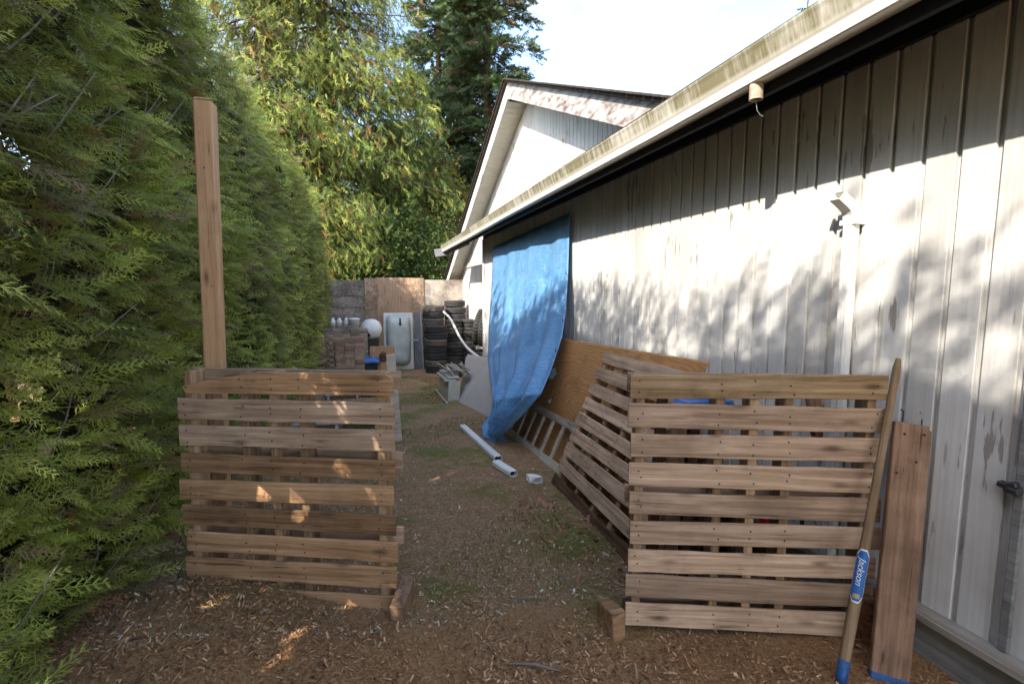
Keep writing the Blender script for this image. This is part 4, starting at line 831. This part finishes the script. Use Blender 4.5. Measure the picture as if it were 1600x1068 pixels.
stack('ragged stack of red brick pavers by the hedge', 478, 521, 523, 11.6, pme['a'], 2, True, (0, 1, 0, 0))
stack('neat stack of brown pavers beside the ragged red stack', 523, 561, 526, 11.55, pme['a'], 2, False, (0, 1))
stack('long stack of brown pavers behind the red ones', 506, 577, 509, 12.9, pme['b'], 2, False, (0, 0, 1))
stack('grey brown paver stack tight against the hedge foot', 489, 505, 500, 12.8, pme['b'], 2, False)
for px, Y, lab in ((487, 11.1, 'pale concrete block at the foot of the ragged red paver stack'), (572, 11.3, 'pale concrete block in front of the dark bin')):
    q = pY(px, 570, Y); g0 = gz(q.x, Y); solo('concrete_block', MB().box((q.x, Y, g0 + .09), (.39, .19, .19), Matrix.Rotation(R(random.uniform(-8, 8)), 3, 'Z'), .008), M['concrete'], lab, 'concrete block', 'pale concrete blocks')
# bin with a blue cover, round tank, white bucket, jugs on the pavers
q = pY(575, 545, 11.9); g0 = gz(q.x, 11.9); t = thing('dark_bin', 'black bin with a blue plastic sheet over its top', 'bin', (q.x, 11.9, g0))
part('bin', MB().box((q.x, 11.9, g0 + .22), (.42, .4, .44), None, .03), M['rubber'], t); mb = MB()
for j in range(9):
    for i in range(9): x, y_ = (i / 8 - .5) * .56, (j / 8 - .5) * .52; ed = max(abs(x) - .2, abs(y_) - .19, 0); mb.v.append((q.x + x, 11.9 + y_, g0 + .50 - ed * 1.4 + random.uniform(-.012, .02)))
mb.f = [(j * 9 + i, j * 9 + i + 1, (j + 1) * 9 + i + 1, (j + 1) * 9 + i) for j in range(8) for i in range(8)]; o_ = part('blue_cover', mb, M['blue'], t, True); o_.modifiers.new('thick', 'SOLIDIFY').thickness = .004
q = pY(580, 514, 13.3); g0 = gz(q.x, 13.3); t = thing('round_tank', 'white round plastic tank with a dark opening beside the pavers', 'tank', (q.x, 13.3, g0)); mb = MB(); mb.lathe([(0, .27), (.13, .25), (.22, .17), (.265, .04), (.27, -.04), (.23, -.16), (.15, -.24), (0, -.27)], 28, Matrix.Translation((q.x, 13.3, q.z))); part('shell', mb, M['white_plastic'], t, True)
mb = MB(); mb.lathe([(0, .03), (.09, .02), (.10, 0)], 18, Matrix.Translation((q.x - .10, 13.3 - .22, q.z - .10)) @ Matrix.Rotation(R(100), 4, 'X')); part('opening', mb, M['dark_in'], t); part('stand', MB().box((q.x, 13.3, (g0 + q.z - .25) / 2), (.36, .36, q.z - .25 - g0)), M['rubber'], t)
def onpile(px, Y, zt): q = pY(px, 500, Y); return Vector((q.x, Y, zt))
ptz = pY(540, 509, 12.9).z
q = onpile(553, 12.98, ptz); t = thing('white_bucket', 'white plastic bucket with lid on the long brown paver stack', 'bucket', tuple(q)); part('body', MB().lathe([(0, 0), (.12, 0), (.14, .16), (.145, .165)], 20, Matrix.Translation(q)), M['white_plastic'], t, True); part('lid', MB().lathe([(0, .20), (.10, .19), (.15, .175), (.15, .16)], 20, Matrix.Translation(q)), M['white_plastic'], t, True)
for px, c_ in ((520, 0), (530, 1), (541, 2)):
    q = onpile(px, 13.0, ptz); mb = MB(); mb.lathe([(0, 0), (.06, 0), (.065, .12), (.04, .17), (.022, .2), (0, .2)], 14, Matrix.Translation(q)); solo('white_jug', mb, M['white_plastic'], ('squat white jug among the pots on the long paver stack', 'white jug between two others on the long paver stack', 'white jug closest to the lidded bucket on the paver stack')[c_], 'jug', 'white jugs on the pavers', True)

# ------------------------------------------------------------------ bathtub and panel
TY = 13.7; tb = pY(625, 571, TY); g0 = gz(tb.x, TY)
t = thing('bathtub', 'old white bathtub stood on end with its underside facing the path', 'bathtub', (tb.x, TY, g0), (0, 0, 0))
x0 = pY(600, 530, TY).x; x1 = pY(646, 530, TY).x; wT = x1 - x0; cxT = (x0 + x1) / 2; zt_ = pY(620, 489, TY).z
tilt = Matrix.Rotation(R(-5), 3, 'X')
part('rim', MB().box((cxT, TY + .10, (g0 + zt_) / 2), (wT, .035, zt_ - g0), tilt, .012), M['tub_rim'], t)
mb = MB(); secs = []
for (dep, ins) in ((0, .0), (.10, .035), (.22, .07), (.30, .11), (.35, .19), (.36, .30)):
    hw_, hh_ = wT / 2 - .05 - ins * .75, (zt_ - g0) / 2 - .07 - ins; ringv = []
    for k in range(28): an = 2 * math.pi * k / 28; cc, ss = math.cos(an), math.sin(an); ex = .35; ringv.append((cxT + hw_ * abs(cc) ** ex * (1 if cc > 0 else -1), TY + .085 - dep, (g0 + zt_) / 2 + .03 + hh_ * abs(ss) ** ex * (1 if ss > 0 else -1)))
    secs.append(ringv)
for s_ in secs: mb.v += s_
for i in range(len(secs) - 1):
    for k in range(28): mb.f.append((i * 28 + k, i * 28 + (k + 1) % 28, (i + 1) * 28 + (k + 1) % 28, (i + 1) * 28 + k))
mb.f.append(tuple((len(secs) - 1) * 28 + k for k in range(28))); part('basin', mb, M['tub'], t, True)
part('drain', MB().lathe([(.0, .05), (.035, .05), (.035, 0)], 14, Matrix.Translation((cxT + .03, TY - .27, zt_ - .28)) @ Matrix.Rotation(R(90), 4, 'X')), M['dark_metal'], t)
part('waste_pipe', MB().tube([(cxT + .03, TY - .30, zt_ - .28), (cxT + .03, TY - .30, zt_ - .12)], .022, 10), M['dark_metal'], t)
ta, tb2 = pY(647, 489, TY), pY(657, 489, TY); mb = MB(); mb.prism([(ta.x, TY + .15, g0), (tb2.x + .05, TY - .05, g0), (tb2.x - .01, TY - .02, zt_ + .04), (ta.x, TY + .15, zt_)], (.012, .02, 0)); mt = thing('metal_panel', 'grey sheet metal panel leaning next to the upturned bathtub', 'panel', (ta.x, TY, g0)); part('sheet', mb, M['sheet_metal'], mt)
part('edge_strip', MB().beam((tb2.x + .055, TY - .05, g0), (tb2.x - .005, TY - .02, zt_ + .04), .02, .02), M['rim'], mt); part('bracket', MB().beam((ta.x - .14, TY - .08, g0 + .82), (ta.x + .10, TY - .04, g0 + .82), .02, .03), M['rim'], mt)

# ------------------------------------------------------------------ tyres
def tyre_mesh(Ro, wd, lugs):
    Ri = Ro * .62; h = wd / 2; prof_ = [(Ri, -h * .62), (Ri + .03, -h * .86), (Ro * .84, -h * .98), (Ro * .92, -h * .92), (Ro * .968, -h * .78), (Ro * .992, -h * .62), (Ro, -h * .5)]
    for k in range(3): zc_ = -h * .32 + k * h * .32; prof_ += [(Ro, zc_ - .011), (Ro - .010, zc_ - .007), (Ro - .010, zc_ + .007), (Ro, zc_ + .011)]
    prof_ += [(Ro, h * .5), (Ro * .992, h * .62), (Ro * .968, h * .78), (Ro * .92, h * .92), (Ro * .84, h * .98), (Ri + .03, h * .86), (Ri, h * .62), (Ri + .02, h * .4), (Ro * .9, 0), (Ri + .02, -h * .4)]
    mb = MB(); mb.lathe(prof_, 40, None, True)
    if lugs:
        for k in range(34):
            an = 2 * math.pi * k / 34
            for s in (-1, 1): Mx = Matrix.Rotation(an + (.09 if s > 0 else 0), 3, 'Z'); mb.box(Mx @ Vector((Ro + .004, 0, s * h * .5)), (.03, .045, h * .62), Mx, .004)
    return mb.mesh('tread', True)
TM = {'car': tyre_mesh(.31, .185, False), 'big': tyre_mesh(.43, .29, True), 'lug': tyre_mesh(.31, .21, True)}
CAV = MB().lathe([(0, .0), (.19, .0)], 24).mesh('bore_shade')
def tyre(kind, loc, rot, label, group, m, sc=1.0, rim=False):
    t = thing('tyre', label, 'tyre', loc, rot, group); me = TM[kind]; key = (kind, m)
    if key not in TM: c = me.copy(); c.materials.clear(); c.materials.append(M[m]); TM[key] = c
    o_ = bpy.data.objects.new('tread', TM[key]); COL.objects.link(o_); o_.parent = t; o_.scale = (sc, sc, 1)
    if rim: o2 = link('rim', MB().lathe([(0, .03), (.05, .035), (.07, .02), (.17, .03), (.2, .06), (.205, .07)], 24).mesh('rim', True), M['rim'], t)
    return t
def tstack(px, Y, ytop, ybase, kind, h, label, mset, sc=1.0, skip=0):
    top = pY(px, ytop, Y); g0 = gz(top.x, Y); n = max(1, round((top.z - g0) / h)); hh = (top.z - g0) / n
    for k in range(n):
        if k < skip: pass
        pos_ = {0: 'bottom', n - 1: 'topmost', n - 2: 'second from top', n - 3: 'third from top', n - 4: 'fourth from top', n - 5: 'fifth from top', n - 6: 'sixth from top', n - 7: 'seventh from top', n - 8: 'eighth from top', n - 9: 'ninth from top'}[k] if k else 'bottom'
        tyre(kind, (top.x + random.uniform(-.018, .018), Y + random.uniform(-.02, .02), g0 + hh * (k + .5)), (random.uniform(-.02, .02), random.uniform(-.02, .02), random.uniform(0, 6)), label.replace(' rising at the back', '').replace('tyre in', pos_ + ' tyre of').replace('second from top tyre of', 'tyre second from the top of').replace('from top tyre of', 'from the top tyre of'), label.replace('tyre in', 'tyres in'), mset[k % len(mset)], sc)
tstack(677, 13.75, 477, 568, 'car', .185, 'tyre in the tall stack next to the metal panel', ['rubber_dust', 'rubber_dust', 'rubber'], .98)
tstack(681, 12.75, 508, 576, 'car', .19, 'tyre in the shorter stack standing before the tall one', ['rubber', 'rubber_dust', 'rubber'], .92)
tstack(709, 13.2, 499, 560, 'lug', .205, 'tyre in the stack of knobbly tyres under the white hose', ['rubber', 'rubber_dust'], .72)
tstack(711, 14.1, 469, 560, 'car', .185, 'tyre in the tallest stack rising at the back by the white house', ['rubber'], .98)
tstack(733, 13.3, 499, 560, 'lug', .205, 'tyre in the stack closest to the shed corner', ['rubber', 'rubber_dust'], .8)
q = pY(752, 512, 11.75); tyre('big', (q.x, 11.75, q.z), (R(80), R(0), R(-112)), 'large knobbly tractor tyre leaning upright at the shed corner', None, 'rubber')
q = pY(752, 512, 11.75); g0 = gz(q.x, 11.75); lowz = q.z - .43
for k in range(max(1, int((lowz - g0) / .2))): tyre('car', (q.x + .02, 11.75, g0 + .1 + k * .2), (0, 0, k), 'tyre lying flat beneath the large knobbly tyre', 'tyres beneath the large tyre', 'rubber')
q = pY(708, 582, 11.6); g0 = gz(q.x, 11.6); tt = tyre('car', (q.x, 11.6, g0 + .1), (R(4), R(-5), 0), 'flat lying tyre with a pale wheel disc behind the cream box', None, 'rubber', .85, True)
q2 = pY(672, 588, 11.3)
# pale hose
mb = MB(); hp = [pY(693, 487, 12.6), pY(703, 497, 12.2), pY(711, 512, 11.7), pY(719, 528, 11.1), pY(730, 543, 10.3), pY(744, 555, 9.5), pY(760, 565, 8.8), pY(768, 572, 8.5)]
sm = []
for i in range(len(hp) - 1):
    for k in range(4):
        t = k / 4; p0, p1, p2, p3 = hp[max(i - 1, 0)], hp[i], hp[i + 1], hp[min(i + 2, len(hp) - 1)]; sm.append(.5 * ((2 * p1) + (p2 - p0) * t + (2 * p0 - 5 * p1 + 4 * p2 - p3) * t * t + (3 * p1 - p0 - 3 * p2 + p3) * t ** 3))
mb.tube(sm + [hp[-1]], .028, 10); solo('white_hose', mb, M['white_pvc'], 'curved white hose running down from the tyre stacks', 'hose', None, True)

# ------------------------------------------------------------------ cream box with lath bundle
n0 = pG(700, 627); Yn = n0.y; wb = pY(718, 627, Yn).x - n0.x; far = pG(682, 600); g0 = n0.z
bx = thing('cream_box', 'cream ribbed storage box with slipped lids in front of the tyres', 'box', tuple(n0)); hb = pY(701, 596, Yn).z - g0; Lb = 1.25; skew = Vector((.02, Lb, slope(Yn + Lb) - slope(Yn)))
mb = MB(); b4 = [n0, n0 + Vector((wb, 0, 0)), n0 + Vector((wb, 0, 0)) + skew, n0 + skew]; mb.prism(b4, (0.02, 0, hb)); part('body', mb, M['cooler'], bx)
for k in range(7):
    for j in range(6): part('end_rib', MB().box((n0.x + .035 + (wb - .05) * k / 6 + .02 * j / 6, Yn - .004, g0 + .05 + (hb - .1) * j / 5), (.018, .012, .018), Matrix.Rotation(R(45), 3, 'Y')), M['cooler'], bx) if (k + j) % 2 else None
for k in range(2): mb = MB(); o2 = Vector((-.05 * (1 - k) + .02, .02, hb + .004 + k * .045)); mb.prism([q + o2 + Vector((-.02, -.02, 0)) for q in b4], (0, 0, .032)); part('lid', mb, M['cooler'], bx)
for k in range(16):
    s = n0 + Vector((.06 + .35 * random.random(), random.uniform(.0, .25), hb + .10 + .014 * (k % 5))); e = s + Vector((random.uniform(-.12, .10), random.uniform(.75, 1.05), random.uniform(-.02, .10) + slope(Yn + .9) - slope(Yn)))
    solo('lath', MB().beam(s, e, .045, .012, (random.uniform(-.5, .5), 0, 1), .002), M['lath'], 'pale wooden lath in the loose bundle on the cream box', 'lath', 'laths on the cream box')
la_, lb2 = pG(681, 610), pG(699, 632); solo('lath', MB().beam(la_ + Vector((0, 0, .02)), lb2 + Vector((0, 0, .02)), .04, .02), M['lath'], 'single lath lying on the ground beside the cream box', 'lath')

# ------------------------------------------------------------------ ground cover: chips, litter, moss
def chips(name, n, region, smin, smax, cols, wts, flat=.25, ex=3, wk=1.0):
    x = rng.uniform(region[0], region[1], n); y = region[2] + (region[3] - region[2]) * rng.uniform(0, 1, n) ** region[4]
    keep = np.array([region[5](a, b) for a, b in zip(x, y)]) if len(region) > 5 else np.ones(n, bool); x, y = x[keep], y[keep]; n = len(x)
    z = np.array([gz(a, b) for a, b in zip(x, y)]) + .003
    s = smin + (smax - smin) * rng.uniform(0, 1, n) ** ex; asp = rng.uniform(.15, .5, n) * wk; an = rng.uniform(0, 6.283, n); ti = rng.normal(0, flat, n)
    ca, sa = np.cos(an), np.sin(an); ax = np.stack([ca, sa, np.sin(ti)], 1); sd_ = np.stack([-sa, ca, rng.normal(0, flat, n)], 1); P = np.stack([x, y, z + np.abs(np.sin(ti)) * s * .5], 1)
    h = np.stack([np.zeros(n), np.zeros(n), np.ones(n)], 1) * (s * .16)[:, None]
    V = np.stack([P - ax * s[:, None] * .5 - sd_ * (s * asp * .5)[:, None], P + ax * s[:, None] * .5 - sd_ * (s * asp * .35)[:, None], P + ax * s[:, None] * .45 + sd_ * (s * asp * .5)[:, None], P - ax * s[:, None] * .5 + sd_ * (s * asp * .4)[:, None], P + h], 1).reshape(-1, 3)
    f = np.array([(0, 1, 4), (1, 2, 4), (2, 3, 4), (3, 0, 4)])[None] + (np.arange(n) * 5)[:, None, None]
    C = np.repeat(pal(cols, wts, n, .3)[:, None, :], 5, 1).reshape(-1, 3); o_ = bulk(name, V, f.reshape(-1, 3), M['chips'], None, C); o_['kind'] = 'stuff'; return o_
CH = [(.50, .29, .155), (.42, .225, .115), (.30, .15, .075), (.60, .42, .26), (.15, .07, .038)]
mreg = lambda a, b: b + .32 * a < 2.45 + .35 * mnoise.noise(Vector((a * 2, b * 2, 0))) and random.random() < .35 + 1.3 * (mnoise.noise(Vector((a * 3.1, b * 3.1, 4))) + .25)
tag(chips('wood_chips', 60000, (-1.35, 2.3, .75, 3.0, 1.0, mreg), .005, .024, CH, [4, 6, 6, .5, 3], .45, 1.8), 'loose brown wood chip mulch spread around the pallet feet', 'wood chips')
tag(chips('wood_slivers', 2600, (-1.35, 2.3, .75, 3.0, 1.0, mreg), .015, .06, CH, [1.5, 4, 5, .4, 4], .35, 2.0, .35), 'longer bark slivers lying loose in the mulch', 'bark slivers')
tag(chips('path_litter', 34000, (-1.2, 2.1, 2.2, 13.5, 1.5), .005, .024, [(.46, .36, .24), (.36, .26, .16), (.24, .15, .09), (.6, .52, .42)], [3, 4, 3, 1], .3, 2.0), 'fine dry litter scattered over the mossy path', 'litter')
tag(chips('fallen_leaves', 150, (.95, 1.55, 2.3, 3.5, 1.0), .025, .07, [(.22, .10, .055), (.30, .15, .085), (.36, .25, .18)], [3, 3, 1], .6), 'dry red brown leaves lying by the leaning pallet', 'leaves')
n = 46000; x = rng.uniform(-1.1, 2.0, n); y = rng.uniform(2.2, 12, n); kp = np.array([mnoise.noise(Vector((a * 1.1, b * .9, 17))) for a, b in zip(x, y)]) > .05; x, y = x[kp], y[kp]; n = len(x)
z = np.array([gz(a, b) for a, b in zip(x, y)]); P = np.stack([x, y, z], 1); l = rng.uniform(.012, .035, n); an = rng.uniform(0, 6.28, n); sd_ = np.stack([np.cos(an), np.sin(an), 0 * an], 1) * .003; tp_ = P + np.stack([rng.normal(0, .4, n) * l, rng.normal(0, .4, n) * l, l], 1)
V = np.stack([P - sd_, P + sd_, tp_], 1).reshape(-1, 3); f = np.arange(3 * n).reshape(-1, 3); C = np.repeat(pal([(.16, .165, .035), (.21, .19, .055), (.26, .20, .10)], [3, 3, 1], n)[:, None, :], 3, 1).reshape(-1, 3)
o_ = bulk('moss', V, f, M['blade'], None, C); o_['kind'] = 'stuff'; tag(o_, 'short green moss and grass growing in patches on the path', 'moss')
for (px, py, l, rz) in ((828, 938, .13, -.35), (836, 1045, .22, -.5), (700, 700, .1, .3)):
    q = pG(px, py); mb = MB(); dd_ = Vector((math.cos(rz), math.sin(rz), .03)) * l; mb.tube([q + Vector((0, 0, .01)) - dd_ / 2, q + Vector((0, .01, .016)), q + Vector((0, 0, .01)) + dd_ / 2], [.004, .007, .003], 7); solo('stick', mb, M['twig'], 'short broken stick lying on the mulch', 'stick', 'sticks on the ground')
